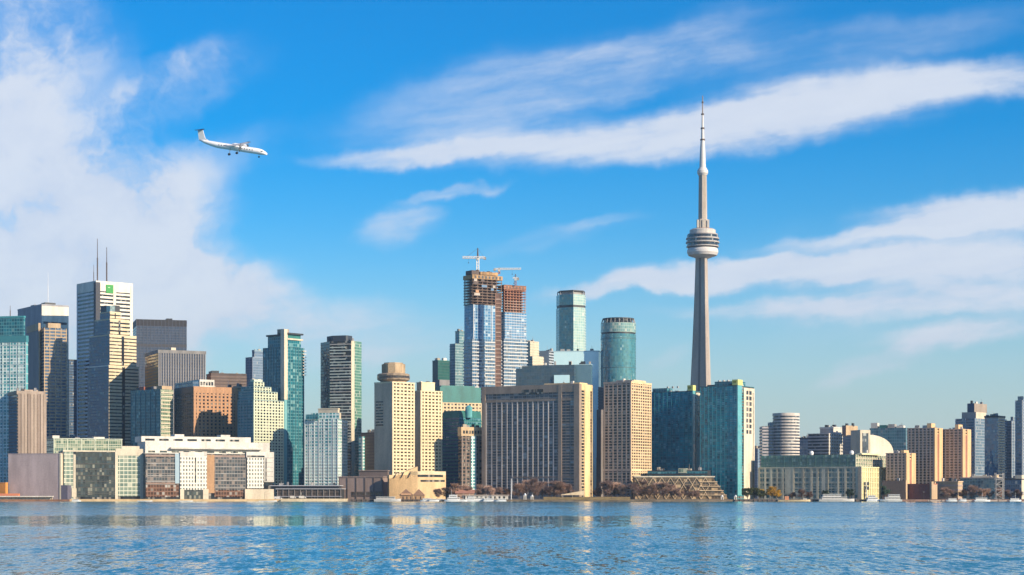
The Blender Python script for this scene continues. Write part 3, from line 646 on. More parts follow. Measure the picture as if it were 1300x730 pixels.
B = Bld('office_block', 'dark slate glass block in front of the pale tower, with a pale box', 655, 729, 731, 467, 2200, 12)
t = B.main; SL = glass((.03, .06, .09), (.05, .09, .12), (.045, .08, .11), 3, 4, .1, .2, 2.0, 0); t.core(SL, SL)
t2 = B.tier(676, 729, 731, 463, 467, Y=2204); t2.core(SL, SL, 'upper_tier'); t.box('roof_plant', SL, .1, .3, .1, .5, t.z1, t.z1+3)
MB().box(t.ox-t.a*.34, t.ox-t.a*.08, -2, 0, B.z(490), B.z(476)).build('glass_box', G_PALE, B.root)

# hexagonal glass tower
B = Bld('glass_tower', 'teal glass tower with a cut roof crown and dark ring, tallest between cranes and spire', 706, 728, 744, 370, 2520, 33)
fp = [lw(706, 2540), lw(710, 2522), lw(728, 2512), lw(742, 2522), lw(744, 2535), lw(728, 2560)]
zr = B.z(389); g1 = glass((.03, .12, .15), (.07, .22, .25), (.06, .18, .2), 2.4, 3.5, .08, .15, 2.3, .06, (.3, .42, .42)); g2 = glass((.22, .40, .38), (.40, .52, .46), (.5, .56, .48), 3.0, 3.6, .12, .14, 2.4, .12, (.6, .6, .48))  # right-hand panes painted paler for sun, left-hand ones darker for shade
for nm, z0, z1, sc in (('curtain_wall', 0, zr-1.5, 1), ('ring_gap', zr-1.5, zr+1.5, .96), ('crown', zr+1.5, B.z(374), .985)):
    c = Vector(lw(726, 2535)); mb = MB(); mb.prism([tuple(c+(Vector(p)-c)*sc) for p in fp], z0, z1, 0, 2)
    for i in range(6): mb.M[i] = (0, 0, 1, 1, 0, 0)[i]
    mb.build(nm, ([DARK]*2 if nm == 'ring_gap' else [g1, g2])+[ROOF], B.root)
c = Vector(lw(726, 2535))
for s_, nm, z0, z1, mm in ((.8, 'roof_plant', B.z(374), B.z(369.5), CONC), (.92, 'roof_canopy', B.z(370), B.z(368.6), DARK)):
    MB().prism([tuple(c+(Vector(p)-c)*s_) for p in fp], z0, z1).build(nm, mm, B.root)
for i in range(6): p = c+(Vector(fp[i])-c)*.9; MB().box(p.x-.5, p.x+.5, p.y-.5, p.y+.5, B.z(374), B.z(370)).build('canopy_post', CONC, B.root)

B = Bld('glass_tower', 'flat pale cyan mirror glass block below the hexagonal tower', 703, 760, 762.5, 446, 2330, 10)
t = B.main; t.core(G_PALE, G_PALE); t.roof(flat((.5, .7, .74)), 1, .2)
B = Bld('glass_block', 'blue grey glass box set before the pale cyan mirror block', 729, 750.5, 752, 463, 2210, 10)
t = B.main; t.core(glass((.08, .17, .23), (.10, .2, .26), None, 4, 4, 0, 0, 1.9, 0, tilt=.006)); t.roof(flat((.4, .6, .65)), .6)

def drum(name, label, pc, pr, Y, segs, cat='building'):
    """round building: segs = (part, radius factor, y bottom, y top, material)"""
    o = tag(empty(name, (XA(pc, Y), Y, GZ)), label, cat); r = pr*Y/F
    for nm, k_, y0, y1, mm in segs:
        z0 = 0 if y0 is None else ZA(y0, Y)-GZ; z1 = ZA(y1, Y)-GZ
        MB().lathe([(r*k_, z0), (r*k_, z1)], 0, 0, 56, 0, 1).build(nm, [mm, ROOF], o)
    return o, r
G_RND = glass((.02, .12, .15), (.07, .25, .28), (.05, .18, .2), 2.2, 3.5, .08, .14, 2.5, .04, (.25, .4, .4))
o, r = drum('round_tower', 'round teal glass tower with a crown ring beside the needle tower', 785, 22.3, 2330, (('curtain_wall', 1, None, 425, G_RND), ('ring_gap', .965, 425, 423, DARK), ('crown', 1, 423, 411, glass((.08, .2, .2), (.24, .38, .34), (.3, .4, .35), 2.6, 3.6, .14, .16, 2.2, .2, (.5, .52, .42))),
    ('roof_plant', .8, 411, 406, G_DARK), ('roof_canopy', .9, 406, 404.6, DARK)))
for i in range(24): a = i/24*2*math.pi; MB().tube((r*.97*math.cos(a), r*.97*math.sin(a), ZA(411, 2330)-GZ), (r*.9*math.cos(a), r*.9*math.sin(a), ZA(405.6, 2330)-GZ), .35).build('canopy_post', CONC, o)
for y in (431, 468): MB().lathe([(r*.99, ZA(y, 2330)-GZ), (r*1.012, ZA(y, 2330)-GZ), (r*1.012, ZA(y-1, 2330)-GZ), (r*.99, ZA(y-1, 2330)-GZ)], 0, 0, 56).build('ring_band', flat((.06, .16, .18)), o)

# ================================================================== WATERFRONT SLABS
B = Bld('hotel_slab', 'wide brown concrete slab hotel with dark window columns and a sunlit sand end wall', 612, 735, 751.5, 488, 2000, 30)
t = B.main; HBR = wall((.33, .255, .195)); HE = wall((.74, .54, .28))  # same concrete painted twice, dark for the shaded front, sandy for sunlight
G_R1 = glass((.008, .014, .026), (.11, .13, .16), (.25, .24, .23), 5.35, 3.1, .12, .26, 1.7, .10, (.34, .36, .37))
t.core(G_R1, G_DARK)
def fx(px, Tt=t, Bb=B):   # metres along the front of a building for a photo column
    c, s = math.cos(Bb.th), math.sin(Bb.th); k = (px-CX)/F
    return (Bb.C[0]-k*Bb.Y)/(c+k*s)
for a_, b_ in ((612, 616.5), (709, 713.5), (729, 735.2)):
    MB().box(-fx(a_), -fx(b_) if b_ < 735 else .8, -.9, 0.05, 0, t.z1).build('pier', HBR, B.root)
MB().box(-t.a, .6, -.75, .05, B.z(497), t.z1+.6).build('top_band', HBR, B.root)
MB().box(-t.a, 0, -.62, .05, B.z(508), B.z(505)).build('floor_band', HBR, B.root)
for a_, b_ in ((663.5, 672), (673.5, 681), (682.5, 690)): MB().box(-fx(a_), -fx(b_), -.85, -.7, B.z(498.5), B.z(492.5)).build('plant_louvre', G_DARK, B.root)
for i in range(15):
    p = 617+i*6.55
    if not 706 < p < 714: MB().box(-fx(p), -fx(p+1.1), -.5, .05, 5, B.z(508)).build('mullion', wall((.44, .42, .41)) if i % 3 else wall((.62, .57, .52)), B.root)
for i in range(36): MB().box(-fx(713.5), -fx(729), -.4, .05, 0, 1.0).build('balcony', wall((.30, .25, .21)), B.root, (0, 0, 4+i*(B.z(497)-4)/36))
for i in range(36): MB().box(-fx(617), -fx(643), -.35, .05, 0, .8).build('balcony', wall((.22, .19, .17)), B.root, (0, 0, 4+i*(B.z(508)-4)/36))
MB().box(-fx(650), -fx(735), -.6, .05, B.z(606), B.z(604.8)).build('floor_band', HBR, B.root)
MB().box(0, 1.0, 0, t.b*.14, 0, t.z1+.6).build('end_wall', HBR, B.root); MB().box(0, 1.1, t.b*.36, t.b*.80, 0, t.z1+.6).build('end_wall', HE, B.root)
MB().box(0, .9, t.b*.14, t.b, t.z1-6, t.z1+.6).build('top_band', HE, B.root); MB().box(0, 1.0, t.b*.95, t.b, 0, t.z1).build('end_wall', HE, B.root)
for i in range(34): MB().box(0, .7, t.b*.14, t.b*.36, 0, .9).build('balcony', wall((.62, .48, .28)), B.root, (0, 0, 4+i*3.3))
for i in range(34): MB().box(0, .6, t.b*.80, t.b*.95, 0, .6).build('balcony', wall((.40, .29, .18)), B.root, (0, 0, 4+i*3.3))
t.roof(HBR, .8, .2); t.box('roof_plant', HE, .62, .98, .2, .8, t.z1, t.z1+2.5)

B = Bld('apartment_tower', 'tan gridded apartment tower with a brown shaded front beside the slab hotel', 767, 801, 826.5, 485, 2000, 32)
t = B.main; t.core(G_DARK, G_DARK); TB = wall((.42, .34, .28)); TL = wall((.72, .52, .30))  # shade and sunlight painted in: browner front tone, brighter tan side tone
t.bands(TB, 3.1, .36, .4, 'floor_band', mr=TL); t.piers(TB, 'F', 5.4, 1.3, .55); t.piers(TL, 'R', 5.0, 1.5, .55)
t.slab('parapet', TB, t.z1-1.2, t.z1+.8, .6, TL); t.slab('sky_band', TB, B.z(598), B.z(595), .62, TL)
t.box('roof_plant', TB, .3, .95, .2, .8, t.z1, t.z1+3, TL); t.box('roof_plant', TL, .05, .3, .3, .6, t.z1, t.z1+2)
B = Bld('apartment_tower', 'dim grey brown slab block squeezed between the slab hotel and tan apartment tower', 759.5, 768, 772, 492, 2120, 45)
t = B.main; t.core(wall((.15, .13, .125)), wall((.15, .13, .125)), 'wall'); t.bands(wall((.19, .165, .15)), 3.2, .4, .3); t.roof(TB, 1); t2 = B.tier(757.5, 763, 766, 520, Y=2112); t2.core(wall((.17, .15, .14)), wall((.17, .15, .14)), 'side_wing')

def teal_slab(label, L, C, Rr, top, Y, cy0, cy1, cr0, cr1, pent, yb):
    B = Bld('apartment_tower', label, L, C, Rr, top, Y, 32); t = B.main
    gt = glass((.001, .05, .075), (.02, .44, .50), None, 3.0, 3.1, 0, 0, 1.75, .20, (.22, .50, .52), tilt=.05)
    t.core(gt, G_DARK)
    tb = flat((.03, .24, .29), .5); t.bands(tb, 3.1, .25, .35); t.piers(flat((.05, .32, .37), .5), 'F', 5.2, .6, .5, 'mullion')
    def f_(px): c, s = math.cos(B.th), math.sin(B.th); k = (px-CX)/F; return (B.C[0]-k*B.Y)/(c+k*s)
    MB().box(-.2, 1.1, -1.1, t.b*.22, 4, t.z1+1).build('corner_bay', G_CYAN, B.root)
    W2 = wall((.64, .565, .43)); MB().box(0, .8, t.b*.36, t.b+.3, 0, t.z1-1).build('end_wall', W2, B.root)
    for i in range(38):
        if i % 2 == 0 and i > 20: MB().box(.8, .9, t.b*.50, t.b*.62, 0, 4.2).build('window', G_DARK, B.root, (0, 0, 4+i*(t.z1-6)/38)); MB().box(.8, .9, t.b*.68, t.b*.82, 0, 4.2).build('window', G_DARK, B.root, (0, 0, 4+i*(t.z1-6)/38))
    MB().box(.8, 1.0, t.b*.9, t.b*.93, 5, t.z1-6).build('wall_slot', G_DARK, B.root)
    t.roof(flat((.03, .13, .15)), .8, .4)
    t.box('penthouse', G_TEAL, pent[0], pent[1], .2, .8, t.z1, t.z1+pent[2]); t.box('roof_plant', DARK, .05, .3, .3, .7, t.z1, t.z1+3)
    for q in range(3): t.box('roof_vent', CONC, .3+q*.12, .33+q*.12, .4, .5, t.z1+pent[2], t.z1+pent[2]+2)
    yb_ = MB().box(-5.5, 1.4, -1.5, t.b*.25, t.z1+1, t.z1+yb).build('roof_sign', YELLOW, B.root)
    MB().box(-4.4, -.4, -1.65, -1.45, t.z1+yb*.45, t.z1+yb*.8).build('sign_mark', flat((.30, .30, .05)), yb_)
    return B
teal_slab('dark teal glass slab tower below the needle tower, with a yellow roof sign', 826, 879, 890.5, 497, 2080, 0, 0, 0, 0, (.0, .35, 5), 7)
teal_slab('taller dark teal glass slab tower with a broad cream end wall, right of its twin', 889, 936, 957, 490, 2030, 0, 0, 0, 0, (.30, .86, 6), 7)
# podium and lattice pavilion
B = Bld('podium_block', 'dark low podium block between the tan apartment tower and the teal slabs', 822, 898, 902, 598, 1990, 20)
t = B.main; t.core(G_TEAL, DARK, 'wall'); t.roof(DARK, .8); t.bands(DARK, 4, .4, .3); t.box('glass_box', G_GREEN, .52, .66, -.05, .2, t.z1-2, t.z1+3)
o = tag(empty('terrace_pavilion', (XA(868, 1960), 1960, GZ)), 'low pavilion with a tan lattice front and a sloping terraced right end', 'pavilion')
s_ = 1960/F; xl, xr, xt = (806-868)*s_, (925-868)*s_, (905-868)*s_; hh = ZA(606, 1960)-GZ
mb = MB(); V = [(xl, 0, 0), (xr, 0, 0), (xt, 0, hh), (xl, 0, hh)]
b0 = len(mb.V); mb.V += V+[(x, 34, z) for x, y, z in V]
for f_ in ((0, 1, 2, 3), (1, 5, 6, 2), (2, 6, 7, 3), (5, 4, 7, 6), (4, 0, 3, 7), (4, 5, 1, 0)): mb.face(f_, 0, [(mb.V[i][0], mb.V[i][2]) for i in f_])
mb.build('glazed_body', glass((.03, .025, .02), (.14, .10, .06), (.22, .16, .10), 3.2, 3.0, .12, .2, 1.8, .25, (.5, .36, .2)), o)
MB().box(xl-1, xt+2, -1.4, 34, hh, hh+1.3).build('roof_edge', CREAM, o)
LT = wall((.60, .45, .28)); rr = random.Random(3)
for q in range(17):
    x = xl+3+q*(xt-xl-4)/17
    for a_ in range(3):
        z = a_*hh/3; sg_ = 1 if (q+a_) % 2 else -1; w = (xt-xl)/17
        MB().tube((x-sg_*w/2, -.5, z), (x+sg_*w/2, -.5, z+hh/3), .42, .42, 4).build('lattice_bar', LT, o)
for a_ in range(4): MB().box(xt-14, xr-(xr-xt)*(a_+.6)/5, -1.6, 0, hh*(a_+.9)/5, hh*(a_+.9)/5+.7).build('terrace', LT, o)

# ================================================================== NEEDLE TOWER
MASTP = flat((.62, .60, .57), .5)
Y = 2550; s_ = Y/F; o = tag(empty('observation_tower', (XA(892, Y), Y, GZ)), 'tall concrete needle tower with a round pod and white mast, highest on the skyline', 'tower')
z = lambda py: ZA(py, Y)-GZ
CT = wall((.43, .37, .315), .19, .75, .05, 'tower_concrete')
def ring(r, rc):
    P_ = []
    for a in (290, 170, 50):
        # blunt leg end then a shallow hollow face
        for da, k_ in ((9, 1.0), (-9, 1.0), (-60, rc)):
            P_.append((r*k_*math.cos(R(a+da)), r*k_*math.sin(R(a+da))))
    return P_[::-1]
lv = [(0, 31, .44), (ZA(600, Y)-GZ, 24, .46), (z(540), 19.5, .48), (z(490), 16.6, .5), (z(440), 14.0, .52), (z(390), 11.8, .55), (z(350), 10.3, .60), (z(326), 9.6, .64)]
mb = MB(); k9 = 9
for i, (zz, r, rc) in enumerate(lv): mb.V += [(x, y, zz) for x, y in ring(r, rc)]
for i in range(len(lv)-1):
    for q in range(k9): j = (q+1) % k9; mb.face((i*k9+q, i*k9+j, (i+1)*k9+j, (i+1)*k9+q), 0, [(q*4, lv[i][0]), (q*4+4, lv[i][0]), (q*4+4, lv[i+1][0]), (q*4, lv[i+1][0])])
mb.face(tuple(range((len(lv)-1)*k9, len(lv)*k9)), 0, [(0, 0)]*k9)
sh = mb.build('shaft', CT, o)
mb = MB(); aw = R(230); ex, ey = math.cos(aw), math.sin(aw)
for zz, r_, rc_ in lv:
    rr_ = r_*rc_+.5
    mb.V += [(ex*rr_-ey*q*1.5, ey*rr_+ex*q*1.5, zz) for q in (-1, 1)]+[(ex*(rr_-2)-ey*q*1.5, ey*(rr_-2)+ex*q*1.5, zz) for q in (1, -1)]
for i in range(len(lv)-1):
    for q in range(4): j = (q+1) % 4; mb.face((i*4+q, i*4+j, i*4+4+j, i*4+4+q), 0, [(q, lv[i][0]), (q+1, lv[i][0]), (q+1, lv[i+1][0]), (q, lv[i+1][0])])
mb.build('lift_strip', wall((.20, .18, .17)), o)
px_ = lambda w: w/2*s_
MB().lathe([(px_(17), z(328)), (px_(22), z(327)), (px_(36), z(324.5)), (px_(39.5), z(321)), (px_(39.5), z(318)), (px_(37), z(315.5))], 0, 0, 56).build('radome', MASTP, o, smooth=False)
MB().lathe([(px_(36), z(316)), (px_(40), z(313.5)), (px_(40), z(299)), (px_(33), z(298))], 0, 0, 56).build('pod_glazing', glass((.01, .012, .016), (.03, .035, .04), None, 2, 4, 0, 0, 2.0, .05), o)
for y0, y1, w in ((314, 312.6, 41), (309.0, 307.3, 42.5), (304.2, 302.5, 42), (299.2, 297.4, 38)):
    MB().lathe([(px_(w-5), z(y0)), (px_(w), z(y0)), (px_(w), z(y1)), (px_(w-5), z(y1))], 0, 0, 56).build('pod_ring', wall((.40, .375, .355)), o)
MB().lathe([(px_(33), z(298)), (px_(33), z(292.5)), (px_(30), z(291.5))], 0, 0, 48).build('pod_roof', wall((.55, .52, .47)), o)
MB().lathe([(px_(28), z(292)), (px_(28), z(291)), (px_(27), z(290.8))], 0, 0, 48).build('pod_rail', wall((.34, .20, .16)), o)
MB().lathe([(px_(15.5), z(292)), (px_(15.5), z(279)), (px_(12), z(278.4))], 0, 0, 6).build('upper_collar', wall((.50, .45, .38)), o)
for q in range(3): MB().box(-1.2+q*7-7, 1.2+q*7-7, -px_(16), -px_(12), z(290), z(280)).build('collar_rib', wall((.58, .53, .45)), o)
MB().lathe([(px_(11.5), z(279)), (px_(10.4), z(222))], 0, 0, 7).build('upper_shaft', wall((.40, .35, .29)), o)
MB().lathe([(px_(10.4), z(223)), (px_(13.8), z(220)), (px_(13.8), z(217)), (px_(9.5), z(213))], 0, 0, 32).build('sky_pod', MASTP, o)
MB().lathe([(px_(8.2), z(214)), (px_(7.2), z(195)), (px_(5.0), z(177))], 0, 0, 20).build('antenna_mast', MASTP, o)
MB().lathe([(px_(4.4), z(177)), (px_(3.6), z(163))], 0, 0, 16).build('antenna_mast', MASTP, o)
MB().lathe([(px_(3.0), z(163)), (px_(2.2), z(145))], 0, 0, 14).build('antenna_mast', MASTP, o)
MB().lathe([(px_(1.7), z(145)), (px_(1.1), z(121.5))], 0, 0, 10).build('antenna_tip', wall((.30, .25, .22)), o)
for y, w in ((177.5, 6.2), (163, 5.0), (145, 3.8), (130, 2.6)): MB().lathe([(px_(w), z(y+.9)), (px_(w), z(y-.9))], 0, 0, 14).build('antenna_collar', DARKBR, o)

# ================================================================== RIGHT HAND QUARTER
G_OFF = glass((.02, .03, .05), (.08, .10, .13), None, 2, 3.4, 0, 0, 2.1, .1)
Y = 2280
o, r = drum('round_office', 'round white banded office building right of the teal slabs', 998, 16.5, Y, (('curtain_wall', 1, None, 527, G_OFF), ('roof_plant', .7, 527, 524.5, WHITE)))
OW = wall((.60, .55, .49)); hh = ZA(527, Y)-GZ; mb = MB().lathe([(r*.98, 0), (r*1.03, 0), (r*1.03, 1.9), (r*.98, 1.9)], 0, 0, 56); me = mesh('floor_band', mb.V, mb.F, [OW], mb.M, mb.U)
for i in range(int(hh/3.7)+1): link('floor_band', me, o, (0, 0, i*3.7))
MB().lathe([(r*.9, hh), (r*1.04, hh-1), (r*1.04, hh+2), (r*.9, hh+2)], 0, 0, 56).build('parapet', OW, o)
MB().box(-r*1.05-12.5, -r*.3, -4, 22, 0, ZA(541, Y)-GZ).build('side_wing', G_OFF, o)
for i in range(int((ZA(541, Y)-GZ)/3.7)+1): MB().box(-r*1.05-13, -r*.3, -4.4, 22.4, 0, 1.9).build('floor_band', wall((.46, .43, .43)), o, (0, 0, i*3.7))
MB().box(-r*1.05-3, -r*.5, 2, 20, ZA(541, Y)-GZ, ZA(536, Y)-GZ).build('stair_block', OW, o)
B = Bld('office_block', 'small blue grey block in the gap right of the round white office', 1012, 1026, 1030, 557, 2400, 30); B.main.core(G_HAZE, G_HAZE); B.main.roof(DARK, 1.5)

B = Bld('terminal_building', 'long pale warehouse with green glass upper storeys and a cream ribbed end', 964, 1093, 1136, 593, 1990, 31)
t = B.main; BG_ = wall((.56, .51, .38)); YC = wall((.74, .68, .40))  # beige front and yellower cream end have shade and sun in their colour
G_TM = glass((.008, .05, .06), (.05, .17, .18), (.50, .46, .34), 4.2, 4.6, .22, .16, 2.0, .2, (.4, .38, .28))
t.core(G_TM, YC, 'wall'); t.bands(BG_, 5.6, .22, .4, mr=YC); 
for i, u in enumerate((0, .06, .12, .18, .235, .34, .44, .52, .58, .68, .78, .85, .93, 1.0)): MB().box(-t.a*(1-u)-1.2, -t.a*(1-u)+1.0, -.7, .05, 0, t.z1).build('pier', BG_ if i % 3 else wall((.42, .38, .28)), B.root)
for u0, u1 in ((.26, .33), (.62, .66), (.95, 1.0)): MB().box(-t.a*(1-u0), -t.a*(1-u1), -.6, .05, 6, t.z1).build('wall_panel', BG_, B.root)
t.slab('cornice', BG_, t.z1-.6, t.z1+.6, .8, YC); t.piers(YC, 'R', 5.5, 1.2, .9, 'rib'); MB().box(-3, .5, -.9, 0, 0, t.z1).build('corner_wall', wall((.46, .38, .28)), B.root)
for i in range(3):
    for j in range(2): MB().box(.5, 1.0, t.b*.08+j*4.4, t.b*.08+j*4.4+2.2, 3+i*4.2, 6+i*4.2).build('window', G_DARK, B.root)
t2 = B.tier(966, 1086, 1127, 577, 593, Y=1996); t2.core(glass((.02, .09, .085), (.08, .21, .18), (.12, .2, .18), 2.6, 4, .14, .14, 2.1, .15, (.3, .4, .34)), G_GREEN, 'glass_storeys'); t2.piers(flat((.06, .14, .13)), 'F', 9, 1, .5); t2.bands(flat((.07, .15, .14)), 4.2, .15, .3, mr=CREAM); t2.piers(CREAM, 'R', 7, 1.2, .5)
t3 = B.tier(1088, 1094, 1118, 575, 577, Y=2002); t3.core(PALEGREEN, YC, 'roof_block')
for u in (.52, .94): MB().lathe([(1.8, t2.z1), (2.4, t2.z1+2), (1.8, t2.z1+4), (.3, t2.z1+4.6)], t2.ox-t2.a*(1-u), t2.oy+6, 14).build('roof_dome', WPAINT, B.root)
MB().box(1, 9, t.b*.58, t.b*.98, 0, B.z(614)).build('entrance_annex', flat((.40, .62, .42)), B.root)

B = Bld('office_block', 'white banded office block with pale roof boxes behind the long terminal', 1026, 1052, 1070, 551, 2300, 40)
t = B.main; t.core(G_OFF, G_DARK); t.bands(wall((.48, .46, .46)), 4, .45, .4, mr=WHITE); t.piers(WHITE, 'R', 6, 2.2, .5); t.roof(OW, 1, .5)
t2 = B.tier(1041, 1058, 1069, 543, 551, Y=2310); t2.core(wall((.4, .38, .37)), WHITE, 'penthouse'); t2.slab('parapet', WHITE, t2.z1-1, t2.z1+1, .4)
B = Bld('office_block', 'blue grey office block with a tan roof box left of the white sail wall', 1070, 1091, 1102, 553, 2280, 40)
t = B.main; t.core(G_HAZE, CREAM); t.bands(flat((.22, .27, .32)), 4, .4, .3, mr=CREAM); t2 = B.tier(1069, 1074, 1089, 540, 553, Y=2290); t2.core(wall((.30, .18, .16)), TAN, 'roof_box')
t.roof(CREAM, 1); t.box('roof_plant', CREAM, .6, .9, .2, .6, t.z1, t.z1+5)
o = tag(empty('sail_building', (XA(1104, 2240), 2240, GZ), R(20)), 'white curved sail shaped wall sloping down to the right behind the terminal', 'building')
pts = [(0, ZA(546, 2240)-GZ)]+[(XA(1104+35*math.sin(a/10*math.pi/2)**1.0, 2240)-XA(1104, 2240), ZA(577-25*math.cos(a/10*math.pi/2)**.85, 2240)-GZ) for a in range(0, 11)]
pts = pts[1:]; mb = MB(); k = len(pts)
poly = [(0, 0)]+[(pts[-1][0], 0)]+pts[::-1]; kk = len(poly)
mb.V = [(x, 0, z_) for x, z_ in poly]+[(x-6, 26, z_) for x, z_ in poly]
mb.face(tuple(range(kk)), 0, [(0, 0)]*kk); mb.face(tuple(reversed(range(kk, 2*kk))), 0, [(0, 0)]*kk)
for i in range(kk): j = (i+1) % kk; mb.face((j, i, kk+i, kk+j), 0, [(0, 0)]*4)
mb.build('sail_wall', wall((.80, .72, .56)), o)
MB().box(-14, -.2, -2, 20, 0, ZA(546, 2240)-GZ).build('stair_tower', CREAM, o); MB().box(-11, -3, -2.4, -1.9, 10, ZA(550, 2240)-GZ).build('window_strip', G_OFF, o)
B = Bld('glass_block', 'teal glass office block with rooftop plant behind the white sail wall', 1104, 1150, 1156, 543, 2420, 25)
t = B.main; gq = glass((.03, .10, .14), (.08, .2, .24), (.12, .22, .27), 3, 4, .12, .2, 2.1, .05); t.core(gq, gq); 
for i in range(4): t.box('roof_plant', (WHITE, COPPER, CONC, WHITE)[i], .02+i*.24, .2+i*.24, .1, .5, t.z1, t.z1+(7, 4, 5, 3)[i])

PB = wall((.40, .31, .26)); PL = wall((.66, .44, .23))  # grey-brown for shaded fronts, sandy for sunlit ends, light put into the tint
def brown_slab(label, L, C, Rr, top, Y, ub, zb):
    B = Bld('apartment_tower', label, L, C, Rr, top, Y, 31); t = B.main
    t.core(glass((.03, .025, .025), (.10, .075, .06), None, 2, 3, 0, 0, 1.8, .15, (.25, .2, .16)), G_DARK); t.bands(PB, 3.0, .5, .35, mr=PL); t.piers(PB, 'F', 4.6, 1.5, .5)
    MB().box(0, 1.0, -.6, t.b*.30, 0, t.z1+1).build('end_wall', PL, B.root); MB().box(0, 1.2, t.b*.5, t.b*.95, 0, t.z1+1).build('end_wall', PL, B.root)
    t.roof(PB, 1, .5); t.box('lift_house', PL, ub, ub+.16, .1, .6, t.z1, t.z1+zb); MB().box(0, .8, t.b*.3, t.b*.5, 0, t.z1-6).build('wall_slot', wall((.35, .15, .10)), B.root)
    return B
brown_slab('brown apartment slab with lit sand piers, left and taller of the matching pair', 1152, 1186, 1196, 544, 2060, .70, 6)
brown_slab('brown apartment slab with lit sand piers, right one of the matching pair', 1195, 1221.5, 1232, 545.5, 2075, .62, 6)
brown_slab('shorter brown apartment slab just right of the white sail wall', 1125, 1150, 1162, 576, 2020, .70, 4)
B = Bld('podium_block', 'red brick podium with a lit tan end below the brown apartment slabs', 1136, 1182, 1190, 615, 1960, 34)
t = B.main; t.core(BRICK, TAN, 'wall'); t.roof(wall((.36, .13, .09)), .8); t2 = B.tier(1120, 1150, 1152, 610, Y=1968); t2.core(wall((.45, .24, .14)), TAN, 'upper_tier'); MB().box(-1, 1, -.8, 5, 0, t.z1+3).build('corner_pier', TAN, B.root)  # tan end and corner painted as the sunlit part of the brick
B = Bld('podium_block', 'tan low block under the right one of the brown apartment pair', 1188, 1216, 1222, 612, 1975, 34); t = B.main; t.core(TAN, TAN, 'wall'); t.roof(wall((.6, .44, .28)), 1, .6); t.bands(PB, 5, .4, .3)

GC = glass((.04, .08, .13), (.12, .20, .28), (.22, .28, .33), 2.2, 3.5, .12, .2, 2.2, .08)
B = Bld('glass_tower', 'grey blue glass tower with a blue and tan box on its roof', 1213, 1238, 1252, 531, 2300, 40)
t = B.main; t.core(GC, GC); t.bands(flat((.26, .31, .36)), 3.5, .25, .3); t.piers(flat((.4, .44, .48)), 'F', 11, 1, .5, 'mullion')
t2 = B.tier(1221, 1239, 1252, 523, 531, Y=2306); t2.core(CONC, CREAM, 'upper_tier'); t3 = B.tier(1228, 1237, 1253, 512, 523, Y=2310); t3.core(flat((.02, .07, .14)), wall((.3, .25, .2)), 'roof_box')
B = Bld('glass_tower', 'slim blue glass tower with a flat dark roof line and banded white edge', 1250, 1267, 1276, 529, 2220, 36)
t = B.main; gs = glass((.03, .09, .17), (.10, .22, .34), (.12, .2, .28), 2.0, 3.4, .1, .15, 2.4, .06); t.core(gs, G_OFF); t.slab('roof_edge', DARK, t.z1-.8, t.z1+1.4, .4)
for i in range(30): MB().box(0, 1.4+.7*(i % 2), -.5, t.b, 0, 1.3).build('balcony', WHITE, B.root, (0, 0, 3+i*(t.z1-4)/30))
B = Bld('glass_tower', 'grey glass tower with a stepped top between slim blue tower and frame edge', 1275, 1284, 1293, 534, 2250, 38)
t = B.main; t.core(GC, GC); t.bands(flat((.2, .25, .3)), 3.5, .3, .3); t2 = B.tier(1283, 1286, 1292, 529, 534, Y=2256); t2.core(GC, GC, 'upper_tier'); t.piers(flat((.4, .44, .48)), 'R', 8, 1, .5, 'mullion')
B = Bld('glass_tower', 'tall grey blue glass tower with a chamfered crown at the right edge', 1289, 1298, 1322, 508, 2180, 40)
t = B.main; t.core(GC, GC); t.piers(flat((.45, .48, .5)), 'F', 6, .9, .5, 'mullion'); t.piers(flat((.45, .48, .5)), 'R', 6, .9, .5, 'mullion'); t2 = B.tier(1292, 1299, 1318, 503, 508, Y=2186); t2.core(GC, GC, 'upper_tier'); t.bands(flat((.2, .25, .3)), 3.5, .2, .3)
B = Bld('low_block', 'dark blue glass low block with a cream roof at the foot of the blue towers', 1219, 1266, 1272, 607, 2010, 28)
t = B.main; t.core(glass((.02, .06, .09), (.06, .14, .19), (.10, .17, .2), 3, 4, .15, .2, 2.1, .1), DARK); t.roof(wall((.4, .36, .32)), 1); t.box('roof_plant', CREAM, .3, .8, .2, .7, t.z1, t.z1+2.5); t.box('roof_plant', SAND, .92, .99, .0, .4, t.z1, t.z1+4)
B = Bld('low_block', 'dark low block with a cream corner box at the right edge', 1276, 1297, 1306, 609, 2010, 30)
t = B.main; t.core(G_BLUE, CREAM, 'wall'); t.roof(DARK, 1); t.box('corner_box', CREAM, .6, 1.0, 0.02, .5, t.z1, t.z1+5); t.slab('floor_band', CONC, 5, 8, .5)
# city behind, filling the gaps between the towers
for i, (L, C, Rr, top, Y, lab) in enumerate(((955, 962, 968, 570, 2600, 'small hazy block in the gap right of the cream end wall'), (86, 92, 100, 556, 2500, 'low hazy block in the gap below the narrow dark tower'),
    (454, 462, 470, 586, 2450, 'low hazy block behind the brown brick block'), (757, 762, 770, 582, 2300, 'low blue block in the gap behind the slab hotel'))):
    B = Bld('distant_block', lab, L, C, Rr, top, Y, 35); B.main.core(G_HAZE, G_HAZE); B.main.roof(CONC, 1)

